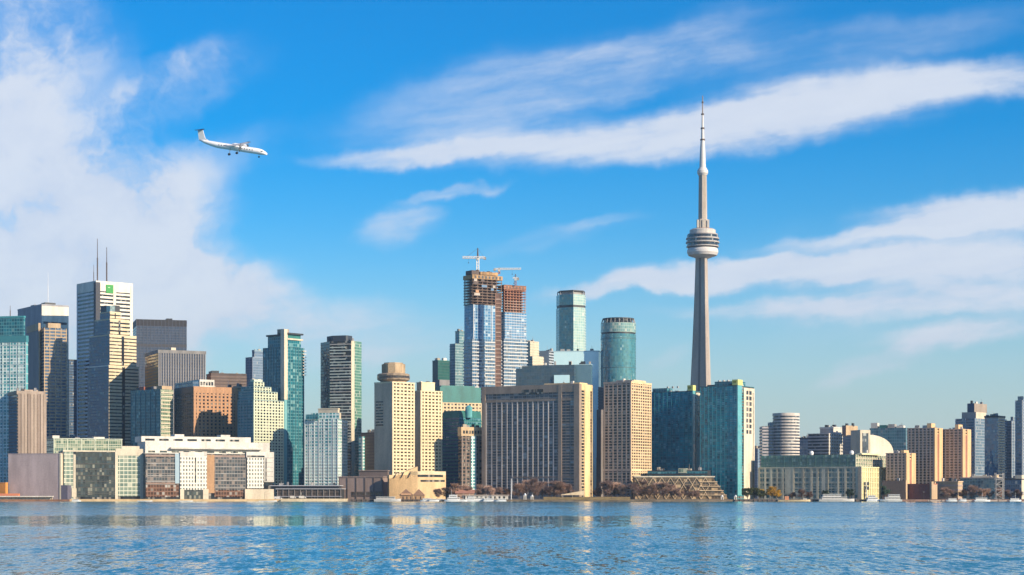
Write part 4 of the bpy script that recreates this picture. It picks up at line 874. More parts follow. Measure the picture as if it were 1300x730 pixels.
# ================================================================== LEFT WATERFRONT
B = Bld('warehouse', 'big windowless mauve warehouse wall at the left end of the quay', 10.5, 77, 81, 576, 1936, 13)
t = B.main; t.core(MAUVE, CREAM, 'wall'); t.roof(wall((.34, .28, .28)), .5, .3); MB().box(-1, .6, -.6, 1, 0, t.z1+.6).build('sunlit_edge', CREAM, B.root)  # cream side and corner paint the sunlit edge of the mauve wall
MB().box(.7, 8, -.5, 8, 0, B.z(616)).build('side_shed', wall((.12, .115, .16)), B.root)
B = Bld('office_block', 'green tinted low glass office with a pale roof edge behind the warehouse', 39, 68, 155, 557, 2050, 64)
t = B.main; t.core(glass((.05, .10, .10), (.12, .2, .18), (.2, .27, .24), 2.6, 4, .14, .2, 2.0, .1), G_GREEN); t.roof(wall((.5, .55, .45)), .8, .4); t.piers(flat((.5, .55, .42)), 'R', 14, 1, .4, 'mullion'); t.bands(flat((.10, .16, .15)), 8, .1, .2, mr=PALEGREEN)  # front glazing tinted darker as shaded, right side paler as sunlit
t.box('roof_plant', WHITE, .2, .9, .02, .12, t.z1, t.z1+4); t.box('roof_plant', WHITE, .2, .9, .62, .78, t.z1, t.z1+3)

def bay_building(name, label, L, Rr, top, Y, segs, floors, th=4, wallm=CREAM):
    """quay building: a straight front split into bays; segs = (px0, px1, part, material, metres proud)"""
    B = Bld(name, label, L, Rr-1, Rr+1, top, Y, th); t = B.main; t.b = 60
    def f_(px): c, s = math.cos(B.th), math.sin(B.th); k = (px-CX)/F; return (B.C[0]-k*B.Y)/(c+k*s)
    t.core(G_DARK, wallm, 'wall')
    for p0, p1, nm, mm, pr, z0, z1 in segs: MB().box(-f_(p0), -f_(p1), -pr, .05, 0 if z0 is None else B.z(z0), t.z1 if z1 is None else B.z(z1)).build(nm, mm, B.root)
    return B, t, f_
G_CO = glass((.012, .016, .018), (.07, .085, .075), (.03, .035, .034), 2.4, 4, .12, .14, 2.1, .22, (.26, .25, .19))  # darker tint, painting the quay front as shaded
G_CL = glass((.10, .16, .13), (.24, .30, .23), (.62, .62, .48), 4.2, 4.2, .14, .2, 2.0, .2, (.5, .5, .38))  # paler tint, painting the quay glass bays as sunlit
G_WH = glass((.10, .11, .11), (.32, .33, .30), (.76, .72, .62), 3.1, 4.0, .42, .40, 1.7, .1, (.6, .58, .5))
G_BR = glass((.012, .018, .026), (.10, .105, .11), (.19, .17, .155), 3.0, 3.8, .16, .2, 2.0, .2, (.3, .24, .2))
B, t, f_ = bay_building('quay_building', 'cream quay building with a dark glass front and one lit glass bay', 81, 183.5, 574, 1966, (
    (81, 93, 'glass_bay', G_CL, .8, None, 572), (93, 96, 'pier', CREAM, 1.2, None, 578), (96, 147, 'glass_front', G_CO, .5, 631, None), (146, 149.5, 'pier', CREAM, 1.6, None, None),
    (149.5, 178, 'glass_bay', G_CL, 1.2, 630, 578), (178, 184, 'pier', CREAM, 1.6, None, None), (147, 184, 'attic', CREAM, 1.5, 578.5, 570), (155, 177, 'roof_storey', CREAM, .5, 571, 566.5), (91, 97, 'doorway_wall', CREAM, 1.3, 631, 620)), 6, -18)
t.roof(CREAM, 1.4, .9)
for i in range(6): MB().box(-f_(97), -f_(146), -.85, .05, 0, .5).build('floor_band', wall((.09, .085, .075)), B.root, (0, 0, 6+i*6.2))
B, t, f_ = bay_building('campus_building', 'white quay building of lit window bays and dark glass recesses with a long roof storey', 184.5, 347, 577, 2012, (
    (185, 222, 'glass_front', G_BR, .4, 631, 582), (222, 228, 'glass_bay', flat((.34, .46, .52), .3), 1.2, 614, 577), (228, 262, 'window_bay', G_WH, 2.2, 622, 577), (228, 262, 'attic', WHITE, 2.4, 580, 575),
    (262, 272, 'brick_bay', wall((.42, .25, .13)), 1.0, 626, 578), (272, 312, 'glass_front', G_BR, .6, 631, 580), (313, 334, 'window_bay', G_WH, 2.2, 620, 577), (334.8, 347, 'end_bay', WHITE, 2.4, 612, 574), (312, 347, 'attic', WHITE, 2.5, 581, 574), (185, 228, 'brick_storey', glass((.03, .018, .014), (.13, .07, .045), (.20, .10, .06), 3.0, 3.8, .2, .25, 1.5, .2), .65, 631, 616), (272, 311, 'brick_storey', glass((.03, .018, .014), (.13, .07, .045), (.20, .10, .06), 3.0, 3.8, .2, .25, 1.5, .2), .75, 631, 622),
    (228, 233, 'ground_pier', CREAM, 2.6, None, 621), (257, 264, 'ground_pier', CREAM, 2.6, None, 621), (310, 346.5, 'ground_storey', CREAM, 3.2, None, 621), (233, 257, 'shop_front', G_CO, 2.0, None, 622),
    (185, 228, 'spandrel_band', wall((.26, .18, .14)), .7, 615, 613), (184.5, 312, 'spandrel_band', wall((.30, .22, .18)), .75, 581, 578.5)), 5, -24)
t.box('roof_storey', WHITE, .01, .99, .1, .7, t.z1, B.z(562)); t.box('roof_canopy', WHITE, .2, .92, .02, .7, B.z(571), B.z(569)); t.roof(WHITE, 1, .4)
MB().box(-f_(185), -f_(325), 20, 50, B.z(562), B.z(555)).build('upper_storey', WHITE, B.root)
for p0, p1 in ((229, 241), (288, 300)): MB().box(-f_(p0), -f_(p1), 24, 40, B.z(555), B.z(552)).build('roof_plant', WHITE, B.root)
for i in range(7): MB().box(-f_(190+i*18), -f_(202+i*18), 19.8, 20, B.z(560.5), B.z(558)).build('window_strip', G_DARK, B.root)
for i in range(6): MB().box(-f_(335.5), -f_(345.8), -2.55, -2.3, B.z(612)+1+i*4.9, B.z(612)+1.5+i*4.9).build('joint', CONC, B.root)
MB().box(-f_(336.3), -f_(337.6), -2.7, -2.3, B.z(611), B.z(582)).build('wall_slot', G_DARK, B.root)
for i in range(9): MB().box(-f_(188+i*15), -f_(197+i*15), 0, .2, B.z(576.5), B.z(573.5)).build('window_strip', G_CO, B.root)
for i in range(4): MB().box(-f_(186), -f_(226), -.8, .05, 0, .6).build('floor_band', CONC, B.root, (0, 0, B.z(612)+i*6.2)); MB().box(-f_(273), -f_(311), -.9, .05, 0, .6).build('floor_band', CONC, B.root, (0, 0, B.z(619)+i*7.2))
MB().box(-f_(247), -f_(248.2), -2.6, -2.1, B.z(613), B.z(582)).build('wall_slot', G_DARK, B.root)
MB().box(-f_(313), -f_(335), -2.75, -2.5, B.z(580.5), B.z(578.5)).build('window_strip', G_DARK, B.root)
MB().tube((-f_(268), -1, B.z(580)), (-f_(268), -1, B.z(578)), .2).build('roof_vent', CONC, B.root)
# low dark terrace building behind the pier
B = Bld('terrace_building', 'low dark pier building with two thin white roof lines', 352, 433, 437, 621, 1950, 6)
t = B.main; t.core(G_BRONZE, DARK, 'wall'); t.roof(flat((.42, .43, .46)), .7, 1.5, 'roof_edge'); t2 = B.tier(345, 430, 433, 617, 621, Y=1956); t2.core(DARK, DARK, 'upper_storey'); t2.roof(flat((.42, .43, .46)), .8, 2, 'roof_edge'); t.piers(wall((.25, .22, .2)), 'F', 6, .6, .8, 'post')
MB().box(-t.a, 1, -1.8, 0, 2.6, 3.2).build('terrace_edge', flat((.4, .4, .42)), B.root)
# orange sheds and the long low white shed
B = Bld('shed', 'bright orange shed at the far left end of the quay', -25, 7, 10, 613, 1942, 20); B.main.core(wall((.62, .27, .06)), wall((.62, .27, .06)), 'wall', mt=wall((.5, .2, .06))); B.main.roof(wall((.6, .3, .1)), .5, .2); B.main.box('door', wall((.3, .12, .05)), .4, .6, -.02, .0, 0, 5)
o = tag(empty('shed', (XA(5, 1928), 1928, GZ)), 'salmon roofed low shed before the orange shed', 'shed')
MB().box(-30, 12, 0, 10, 0, 2.6).build('wall', wall((.5, .25, .14)), o); MB().prism([(-31, -.8), (13.5, -.8), (13.5, 11), (-31, 11)], 2.6, 0, 0, 0, [3, 3, 6, 6]).build('roof', wall((.62, .22, .10)), o)
o = tag(empty('quay_shed', (XA(22, 1922), 1922, GZ)), 'long low white open shed with dark posts along the left quay', 'shed')
MB().box(-34, 36, 0, 5, 2.4, 3.5).build('roof', WHITE, o); MB().box(-33, 35, 3, 4.6, 0, 2.4).build('wall', CREAM, o)
for i in range(11): MB().box(-33+i*6.8-.3, -33+i*6.8+.3, .3, .8, 0, 2.4).build('post', DARKBR, o)

# small plant on the roofs
rc = random.Random(21)
for B in REG:
    if B.root['category'] != 'building' or B.root.name.split('.')[0] in ('unfinished_tower', 'shed', 'warehouse', 'convention_hall', 'quay_building', 'campus_building') : continue
    t = max(B.tiers, key=lambda q: q.z1)
    zr_ = t.z1+.6
    for q in range(rc.randint(3, 6)):
        w_, d_, h_ = rc.uniform(1.5, 5), rc.uniform(1.5, 5), rc.uniform(1.4, 4.2); u, v = rc.uniform(.08, .92), rc.uniform(.12, .88)
        if w_ > t.a*.45 or d_ > t.b*.45: continue
        x, y = t.ox-t.a*(1-u), t.oy+t.b*v
        mb = MB().box(max(x-w_/2, t.ox-t.a), min(x+w_/2, t.ox), max(y-d_/2, t.oy), min(y+d_/2, t.oy+t.b), zr_-1.5, zr_+h_)
        if q % 3 == 0: mb.tube((x, y, zr_+h_-.1), (x, y, zr_+h_+rc.uniform(2, 6)), .18, .1, 5)
        mb.build('roof_plant', (CONC, DARK, BEIGE, GREY, WHITE)[rc.randrange(5)], B.root)
# quay edges
def quay(label, p0, p1, Y0, h0, m, name='quay_wall'):
    o = MB().box(XA(p0, Y0), XA(p1, Y0), Y0, 1912.0, -1.5, h0); return tag(o.build(name, m), label, 'quay wall')
quay('rusty brown timber quay edge at the left end', -60, 88, 1905, 1.9, wall((.26, .13, .075), .3))
quay('cream concrete quay edge in front of the white and cream quay buildings', 88.3, 356, 1907, 2.3, SAND)
quay('pale concrete pier reaching right below the terrace building', 356.3, 440, 1895, 2.7, wall((.66, .53, .34)), 'pier')
qd = quay('dark timber dock edge below the hotel podium', 440.3, 640, 1906, 1.7, wall((.10, .08, .07), .3))
for i in range(34): MB().tube((XA(442+i*5.9, 1905), 1905.4, -1.2), (XA(442+i*5.9, 1905), 1905.4, 2.6+(i*7 % 5)*.25), .3, .3).build('pile', BROWN, qd)
quay('low stone shore edge with dry grass before the slab hotel', 640.3, 932, 1907, 1.6, wall((.17, .13, .085), .35))
qd = quay('dark dock edge before the golden trees and terminal', 932.3, 1136, 1906, 1.7, wall((.11, .09, .08), .3))
for i in range(34): MB().tube((XA(934+i*5.9, 1905), 1905.4, -1.2), (XA(934+i*5.9, 1905), 1905.4, 2.6+(i*7 % 5)*.25), .3, .3).build('pile', BROWN, qd)
quay('reddish quay edge below the brown slabs and blue towers', 1136.3, 1400, 1907, 1.8, wall((.26, .15, .11), .3))
mb = MB(); 
for p0, p1 in ((690, 800),):
    mb.prism([(XA(p0, 1911), 1908.5), (XA(p1, 1911), 1908.5), (XA(p1, 1930), 1930), (XA(p0, 1930), 1930)], 1.7, 0, 0, 0, [1.9, 1.9, 4.6, 4.6])
tag(mb.build('lawn', wall((.26, .19, .075), .35, .9, .15, 'dry_grass')), kind='structure')

# ================================================================== TREES
def leafmat(c1, c2, name):
    m, k, b = base_mat(name)
    i = k.new('ShaderNodeObjectInfo').outputs['Random']; t = k.new('ShaderNodeTexCoord').outputs['Object']
    v = k.math('ADD', k.math('MULTIPLY', k.noise(t, .5, 3.0)[0], .9), k.math('MULTIPLY', k.math('SUBTRACT', i, .5), .8))
    k.put(b.inputs['Base Color'], k.mix(k.smooth(v, .25, .75), tuple(c1)+(1,), tuple(c2)+(1,))); b.inputs['Roughness'].default_value = .8
    return m
BARK = wall((.10, .075, .06), .2, .9, name='bark')
TWIG = leafmat((.22, .14, .11), (.42, .275, .205), 'bare_twigs'); TWIG2 = leafmat((.16, .10, .08), (.32, .20, .14), 'grey_twigs')
GOLD = leafmat((.25, .13, .012), (.62, .36, .02), 'golden_leaves'); OLIVE = leafmat((.05, .065, .015), (.16, .14, .03), 'olive_leaves'); GREENL = leafmat((.02, .05, .025), (.05, .10, .05), 'dark_green_leaves')
def tree_proto(name, H, rad, crownm, kind, seed):
    rg = random.Random(seed); o = empty(name, (0, 0, 0))
    mb = MB(); mb.tube((0, 0, -.2), (0, 0, H*.35), .28, .2, 7); tips = []
    for i in range(13):
        a = rg.uniform(0, 6.28); zt = H*rg.uniform(.36, .96); rr_ = rad*math.sqrt(max(.05, 1-((zt/H-.56)/.5)**2))*rg.uniform(.35, .95)
        z0 = max(H*.16, zt-rr_*1.1-H*.08); e = Vector((math.cos(a)*rr_, math.sin(a)*rr_, zt))
        mb.tube((0, 0, z0), e, .13, .05, 5); tips.append(e)
        for j in range(2):
            e2 = e+Vector((rg.uniform(-1, 1)*rad*.3, rg.uniform(-1, 1)*rad*.3, rg.uniform(-.04, .12)*H)); mb.tube(e.lerp(Vector((0, 0, z0)), .3), e2, .07, .03, 4); tips.append(e2)
    mb.tube((0, 0, H*.35), (0, 0, H*.9), .2, .05, 6); tips.append(Vector((0, 0, H*.9)))
    mb.build('trunk', BARK, o)
    mb = MB()
    for tp in tips:
        cr = rad*rg.uniform(.20, .36)
        for j in range(64 if kind == 'leaf' else 70):
            d = Vector((rg.gauss(0, 1), rg.gauss(0, 1), rg.gauss(0, .8))).normalized()*cr*1.25*rg.random()**.7; p = tp+d
            if p.z > H*1.05 or p.z < H*.12: continue
            b0 = len(mb.V)
            if kind == 'leaf':
                s = rg.uniform(.22, .5); u = Vector((rg.gauss(0, 1), rg.gauss(0, 1), rg.gauss(0, 1))).normalized(); w = u.orthogonal().normalized()
                mb.V += [tuple(p-u*s), tuple(p+w*s*.7), tuple(p+u*s), tuple(p-w*s*.7)]
            else:
                u = (d.normalized()+Vector((rg.gauss(0, .5), rg.gauss(0, .5), rg.gauss(.5, .5)))).normalized()*rg.uniform(.6, 1.4); w = u.orthogonal().normalized()*rg.uniform(.05, .11)
                mb.V += [tuple(p-u-w), tuple(p-u+w), tuple(p+u+w*.4), tuple(p+u-w*.4)]
            mb.face((b0, b0+1, b0+2, b0+3), 0, [(0, 0)]*4)
    mb.build('crown', crownm, o); return o
protos = {'bare': [tree_proto('bare_tree', 11, 4.6, TWIG, 'twig', 1), tree_proto('bare_tree', 12, 5.2, TWIG, 'twig', 2), tree_proto('bare_tree', 9, 4.0, TWIG2, 'twig', 3), tree_proto('bare_tree', 12.5, 4.2, TWIG2, 'twig', 8), tree_proto('bare_tree', 10, 5.0, TWIG, 'twig', 9)],
          'gold': [tree_proto('golden_tree', 10, 4.4, GOLD, 'leaf', 4)], 'olive': [tree_proto('olive_tree', 8.5, 4.2, OLIVE, 'leaf', 5)], 'green': [tree_proto('green_tree', 9, 3.2, GREENL, 'leaf', 6)]}
used = set()
def plant(kind, i, px, Y, sc, label, group, z=GZ, sz=1.0):
    p = protos[kind][i]; o = p if p not in used else copy_tree(p); used.add(p)
    o.location = (XA(px, Y), Y, z); o.rotation_euler = (0, 0, random.uniform(0, 6.28)); sc *= 1.28; o.scale = (sc*random.uniform(.9, 1.1), sc, sc*sz); tag(o, label, 'tree', group)
# rows: (pixel column, depth, prototype, scale, height stretch)
bare = [(556, 1935, 0, .8, .9), (566, 1942, 1, .85, .9), (576, 1936, 0, .95, 1), (588, 1944, 1, .9, 1), (598, 1938, 2, 1.0, 1), (610, 1942, 0, .9, 1.0), (622, 1938, 1, .85, 1.0), (633, 1944, 0, .85, 1.0), (642, 1936, 2, .9, 1),
        (659, 1934, 0, 1.1, 1), (668, 1940, 1, 1.2, 1), (678, 1934, 0, 1.25, 1), (688, 1942, 1, 1.15, 1), (697, 1936, 2, 1.0, 1), (704, 1943, 1, 1.3, 1), (712, 1936, 0, 1.15, 1), (720, 1945, 1, .9, 1), (728, 1940, 2, .7, 1),
        (758, 1944, 2, .9, 1), (771, 1940, 0, 1.2, 1), (780, 1944, 1, 1.15, 1), (790, 1938, 0, .95, 1), (806, 1930, 1, 1.0, 1), (815, 1936, 0, 1.15, 1), (825, 1928, 2, 1.2, 1), (834, 1935, 1, 1.05, 1), (843, 1930, 0, 1.0, 1), (852, 1936, 1, .95, 1), (862, 1930, 2, .9, 1), (873, 1934, 0, .8, 1), (884, 1932, 2, .75, 1)]
tnames = lambda px: ('beyond the harbour boats' if px < 650 else 'before the slab hotel' if px < 735 else 'before the tan apartment tower' if px < 800 else 'before the lattice pavilion')
for i, (px, Y, p, sc, sz) in enumerate(bare): plant('bare', (p, p, (3, 4, 2)[p])[i % 3], px, Y, sc, 'bare reddish brown winter tree in the row '+tnames(px), 'bare winter trees along the shore '+tnames(px), GZ if not 690 < px < 800 else 3.2, sz)
for i, (px, Y, p, sc) in enumerate(((1006, 1945, 2, .6), (1018, 1942, 0, .7), (1028, 1946, 2, .65))): plant('bare', p, px, Y, sc, 'small bare tree by the long pale terminal', 'bare trees by the terminal')
for i, (px, Y, p, sc) in enumerate(((1200, 1938, 0, .8), (1210, 1944, 2, .8), (1222, 1938, 2, .85), (1234, 1944, 0, .95), (1246, 1938, 2, .9), (1256, 1944, 2, .9), (1268, 1938, 0, .8), (1281, 1942, 2, .8), (1293, 1938, 2, .85))): plant('bare', p, px, Y, sc, 'bare thin tree on the quay below the blue glass towers', 'bare trees at the right end')
plant('gold', 0, 980, 1940, .98, 'brightest golden autumn tree, right of the olive trees at the waterside', 'golden trees')
plant('gold', 0, 969, 1946, .78, 'smaller golden autumn tree close behind the brightest one', 'golden trees')
plant('gold', 0, 987, 1950, .72, 'small golden tree at the right end of the autumn clump', 'golden trees')
plant('olive', 0, 949, 1938, 1.0, 'olive yellow autumn tree at the foot of the cream end wall', 'olive trees')
plant('olive', 0, 958, 1944, 1.05, 'olive yellow tree second from the cream end wall', 'olive trees')
plant('olive', 0, 965, 1938, .8, 'low olive bush tree between olive and golden trees', 'olive trees')
plant('green', 0, 1123, 1944, 1.15, 'dark green tree shape added for the shade over the cream ribbed terminal end', 'green trees')  # added shape for a patch of green shade, no real tree
plant('green', 0, 1048, 1950, .8, 'dark green small tree behind the big white tour boat', 'green trees')
plant('green', 0, 1079, 1952, .9, 'dark green tree at the left of the cream terminal corner', 'green trees')

# ================================================================== BOATS
def hull(mb, Lh, w, h, bow=.25, m=0, flip=1):
    st = [(-.5, .85, 0), (-.2, 1, 0), (.15, .95, 0), (.35, .6, .1), (.5, .04, .25)]; b = len(mb.V)
    for t, k_, rz in st:
        for y, z_ in ((-w/2*k_, h*(1+rz)), (-w/2*k_*.75, -.3), (w/2*k_*.75, -.3), (w/2*k_, h*(1+rz))): mb.V.append((t*Lh*flip, y, z_))
    for i in range(4):
        for j in range(3): mb.face((b+i*4+j, b+(i+1)*4+j, b+(i+1)*4+j+1, b+i*4+j+1) if flip > 0 else (b+i*4+j, b+i*4+j+1, b+(i+1)*4+j+1, b+(i+1)*4+j), m, [(0, 0)]*4)
        mb.face((b+i*4+3, b+(i+1)*4+3, b+(i+1)*4, b+i*4), m, [(0, 0)]*4)
    mb.face((b, b+1, b+2, b+3), m, [(0, 0)]*4); mb.face((b+19, b+18, b+17, b+16), m, [(0, 0)]*4); return mb
BWIN = glass((.01, .012, .015), (.04, .045, .05), (.5, .5, .48), 1.4, 2.0, .2, .0, 2.0, 0)
def boat(name, label, px, Y, Lh, h=1.4, decks=1, flip=1, mastz=0, hm=None, cm=None, w=None, group=None, rz=0, cat='boat'):
    o = tag(empty(name, (XA(px, Y), Y, .05), rz), label, cat, group); w = w or Lh*.22+.8; hm = hm or WPAINT; cm = cm or WPAINT
    hull(MB(), Lh, w, h, flip=flip).build('hull', hm, o)
    z0 = h
    for d in range(decks):
        a0, a1 = -.42+.03*d, .28-.16*d; x0, x1 = sorted((a0*Lh*flip, a1*Lh*flip)); hd = min(2.4, Lh*.14)
        c = MB().box(x0, x1, -w*.36, w*.36, z0, z0+hd).build('cabin', cm, o)
        MB().box(x0+.4, x1-.3, -w*.37-.02, w*.37+.02, z0+hd*.4, z0+hd*.75).build('window_band', BWIN, c)
        MB().box(x0-.3, x1+.5, -w*.42, w*.42, z0+hd, z0+hd+.18).build('deck_roof', WPAINT, o); z0 += hd+.18
    if mastz: 
        mb = MB(); mb.tube((0, 0, h), (0, 0, mastz), .14, .07); mb.tube((0, 0, mastz*.6), (-Lh*.25*flip, 0, mastz*.55), .06, .06, 4); mb.build('mast', WPAINT, o)
    return o
boat('tour_boat', 'large white two deck tour boat moored before the long pale terminal', 1062, 1902, 36, 2.2, 2, 1, 0, flat((.55, .53, .5)), flat((.6, .58, .55)), w=8)
boat('tour_boat', 'white cabin boat with railings moored left of the cream ribbed wall end', 1109, 1902, 14, 1.8, 2, 1, 6)
boat('tour_boat', 'white cruiser moored below the pale green annex', 1131, 1899, 22, 1.9, 2, -1, 7, flat((.62, .61, .58)), flat((.62, .61, .58)))
boat('barge', 'flat tan barge with a small orange wheelhouse below the golden trees', 1008, 1899, 33, 1.5, 0, 1, 0, wall((.62, .47, .28)), w=7)
ob = [x for x in COL.objects if x.get('label', '').startswith('flat tan barge')][0]
MB().box(-9.5, -5.5, -1.8, 1.8, 1.4, 5.2).build('wheelhouse', wall((.55, .24, .13)), ob); MB().box(9, 13, -1.2, 1.2, 1.4, 3).build('deck_crate', CONC, ob)
boat('ferry_boat', 'long grey white ferry with a lit stern before the brown podium hall', 492, 1900, 27, 2.2, 1, 1, 0, flat((.50, .49, .47)), flat((.55, .53, .5)), w=7)
spec = [('white launch at the left of the harbour boats, beside the small brick pavilion', 541, 12, 1.2, 1, 0), ('low white motor boat in front of the bare trees', 551, 10, 1.0, 1, 0), ('tall masted white yacht, highest mast among harbour boats', 573, 14, 1.6, 2, 12),
        ('big white motor yacht in the middle of the harbour boats', 578, 16, 1.8, 2, 0), ('white cabin cruiser right of the big motor yacht', 596, 12, 1.5, 2, 8), ('small white boat with a short mast between two cruisers', 588, 8, 1.0, 1, 8), ('white boat with a long flat cabin at the right of the boats', 607, 14, 1.6, 1, 0),
        ('white covered boat moored next to the long flat cabin boat', 622, 13, 1.2, 1, 6), ('last small white boat of the harbour row by the flagpole', 636, 11, 1.2, 1, 0), ('small dark hulled boat with a white cabin moored before the yachts', 560, 9, 1.1, 1, 5)]
for i, (lab, px, Lh, h, d, mz) in enumerate(spec): boat('motor_boat', lab, px, 1897-(i % 3)*4, Lh, h, d, 1 if i % 2 else -1, mz, DARK if 'dark hulled' in lab else None, group='boats in the small harbour')
for i, (px, Lh, lab) in enumerate(((1208, 11, 'low white boat left of the moored pair below the brown slabs'), (1247, 16, 'longer white boat at the quay below the slim blue tower'), (1222, 8, 'small white boat between two longer ones at the right quay'), (1289, 12, 'white boat farthest right along the quay'))): boat('motor_boat', lab, px, 1899, Lh, 1.3, 1, 1 if i % 2 else -1, 9 if i % 2 else 0, group='boats at the right quay')
for i, (px, Lh, lab) in enumerate(((97, 9, 'low white launch on the water near the left timber quay'), (184, 15, 'long flat white launch below the gap between the quay buildings'), (236, 14, 'flat white launch below the lit window bays'), (340, 18, 'flat white launch near the pale pier root'))): boat('launch', lab, px, 1880, Lh, .7, 1 if i == 0 else 0, 1, 0, group='launches off the left quay', w=3)

# harbour pavilions, poles, small quay things
o = tag(empty('harbour_pavilion', (XA(524, 1912), 1914, GZ)), 'small brown pavilion with twin pitched roofs before the sand coloured hall', 'pavilion')
for x, w in ((-7, 13), (6, 11)):
    MB().box(x-w/2, x+w/2, 0, 9, 0, 4.2).build('wall', wall((.42, .26, .14)), o)
    mb = MB(); b0 = 0; mb.V = [(x-w/2-.8, -.6, 4.2), (x+w/2+.8, -.6, 4.2), (x, -.6, 10.5), (x-w/2-.8, 9.6, 4.2), (x+w/2+.8, 9.6, 4.2), (x, 9.6, 10.5)]
    for f_ in ((0, 1, 2), (4, 3, 5), (1, 4, 5, 2), (3, 0, 2, 5), (0, 3, 4, 1)): mb.face(f_, 0, [(0, 0)]*len(f_))
    mb.build('roof', wall((.30, .18, .12)), o)
MB().box(-12, -2, -1.2, 0, 4.4, 6).build('fascia', wall((.62, .36, .20)), o)
for x in (-10, -6, -2, 3, 8): MB().box(x-.5, x+.5, -.15, .0, .2, 3).build('doorway', DARK, o)
o = tag(empty('harbour_house', (XA(608, 1926), 1926, GZ)), 'long low white boat house with a flat roof behind the harbour boats', 'house')
MB().box(-14, 30, 0, 8, 0, 4).build('wall', WHITE, o); MB().box(-15, 31, -1, 9, 4, 4.6).build('roof', wall((.6, .5, .42)), o)
for i in range(9): MB().box(-12+i*4.6, -10+i*4.6, -.12, 0, .6, 3).build('window', G_DARK, o)
o = tag(empty('harbour_house', (XA(590, 1928), 1928, GZ)), 'reddish roofed harbour house among bare trees behind the yachts', 'house')
MB().box(-9, 9, 0, 9, 0, 6).build('wall', wall((.40, .26, .18)), o); MB().prism([(-10, -1), (10, -1), (10, 10), (-10, 10)], 6, 0, 0, 0, [6.2, 6.2, 10, 10]).build('roof', wall((.42, .20, .13)), o)
for x in (-6, -2, 2, 6): MB().box(x-.6, x+.6, -.1, 0, 2, 4).build('window', G_DARK, o)
o = tag(empty('flagpole', (XA(649, 1910), 1910, GZ)), 'tall thin white pole on the shore left of the big bare trees', 'pole')
MB().tube((0, 0, 0), (0, 0, 21), .42, .28).build('pole', WPAINT, o); MB().lathe([(.9, -.2), (.9, .6), (.4, .7)], 0, 0, 12).build('base', CONC, o)
o = tag(empty('lamp_mast', (XA(1100, 1906), 1906, 1.7)), 'dark mast with two banner frames on the dock before the cream terminal corner', 'lamp'); MB().tube((0, 0, 0), (0, 0, 19), .32, .2).build('pole', WPAINT, o)
for z_ in (10, 14.5): 
    for sx in (-1, 1): MB().box(sx*.6 if sx > 0 else -2.8, 2.8 if sx > 0 else -.6, -.15, .15, z_, z_+3.4).build('banner', flat((.06, .07, .06)), o)
for px, lab, hh, nm in ((666.5, 'taller white kiosk tent on the shore before the bare trees', 7, 'kiosk'), (675.5, 'slim white kiosk right of the taller one', 5.2, 'kiosk'), (917, 'small pale pump house at the waterline below the teal slab tower', 5, 'pump_house'), (934, 'little white waterside kiosk below the cyan corner bay', 5, 'kiosk')):
    o = tag(empty(nm, (XA(px, 1911), 1911, 1.7)), lab, 'kiosk'); MB().box(-1.4, 1.4, 0, 2.6, 0, hh*.62).build('wall', WHITE, o)
    MB().prism([(-1.7, -.3), (1.7, -.3), (1.7, 2.9), (-1.7, 2.9)], hh*.62, 0, 0, 0, [hh*.66]*4).build('eave', WHITE, o); MB().lathe([(1.6, hh*.66), (.1, hh)], 0, 1.3, 4).build('roof', WPAINT, o); MB().box(-.5, .5, -.06, 0, 0, hh*.5).build('door', DARK, o)
o = tag(empty('tent_roof', (XA(727, 1925), 1925, 3.4)), 'pale sloping canopy roof beside the sunlit end wall of the slab hotel', 'canopy')
MB().prism([(-12, 0), (12, 0), (12, 8), (-12, 8)], 3.0, 0, 0, 0, [3.4, 7.8, 7.8, 3.4]).build('canopy', wall((.66, .54, .36)), o)
for x in (-10, 0, 11): MB().box(x-.3, x+.3, .5, 1, 0, 3).build('post', CONC, o)
# lorries and vans parked on the campus quay
for i, (px, L_, c_, lab) in enumerate(((353, 8, .7, 'white box van parked at the right end of the white quay building'), (372, 6, .55, 'pale van on the pier before the terrace building'), (384, 7, .6, 'cream van on the pier right of the pale one'))):
    Yv = 1921 if i == 0 else 1906; zv = GZ if i == 0 else 2.7
    o = tag(empty('parked_van', (XA(px, Yv), Yv, zv)), lab, 'van')
    MB().box(-L_/2, L_*.2, -1.1, 1.1, .5, 2.9).prism([(L_*.2, -1.1), (L_/2, -1.1), (L_/2, 1.1), (L_*.2, 1.1)], .5, 0, 0, 0, [2.5, 1.5, 1.5, 2.5]).build('body', flat((c_, c_*.97, c_*.88)), o)
    MB().box(L_*.22, L_*.4, -1.13, 1.13, 1.3, 1.9).build('window', G_DARK, o)
    for sx in (-.33, .33):
        for sy in (-1.12, 1.12): MB().lathe([(.5, sy-.12), (.5, sy+.12)], 0, .5, 14, axis='x').build('wheel', DARK, o, (L_*sx, 0, 0)).rotation_euler = (0, 0, R(90))
o = tag(empty('dock_ramp', (XA(1205, 1903), 1903, .2)), 'low floating dock along the right quay with pale decking', 'dock'); MB().box(-22, 62, -3, 0, 0, .8).build('deck', wall((.55, .48, .4)), o)
for i in range(8): MB().tube((-20+i*11.5, -3.2, -1), (-20+i*11.5, -3.2, 3), .25).build('pile', BARK, o)
o = tag(empty('light_tower', (XA(1269.5, 1915), 1915, GZ)), 'grey lattice stair tower on the quay below the blue towers', 'tower')
for q in range(6): MB().box(-4, 4, 0, 5, q*5, q*5+.5).build('landing', CONC, o)
for sx in (-4, 4): 
    for sy in (0.2, 4.8): MB().box(sx-.3, sx+.3, sy-.3, sy+.3, 0, 27).build('post', CONC, o)
for q in range(5): MB().tube((-3.5 if q % 2 else 3.5, -.1, q*5+.4), (3.5 if q % 2 else -3.5, -.1, q*5+5), .3, .3, 4).build('brace', CONC, o)

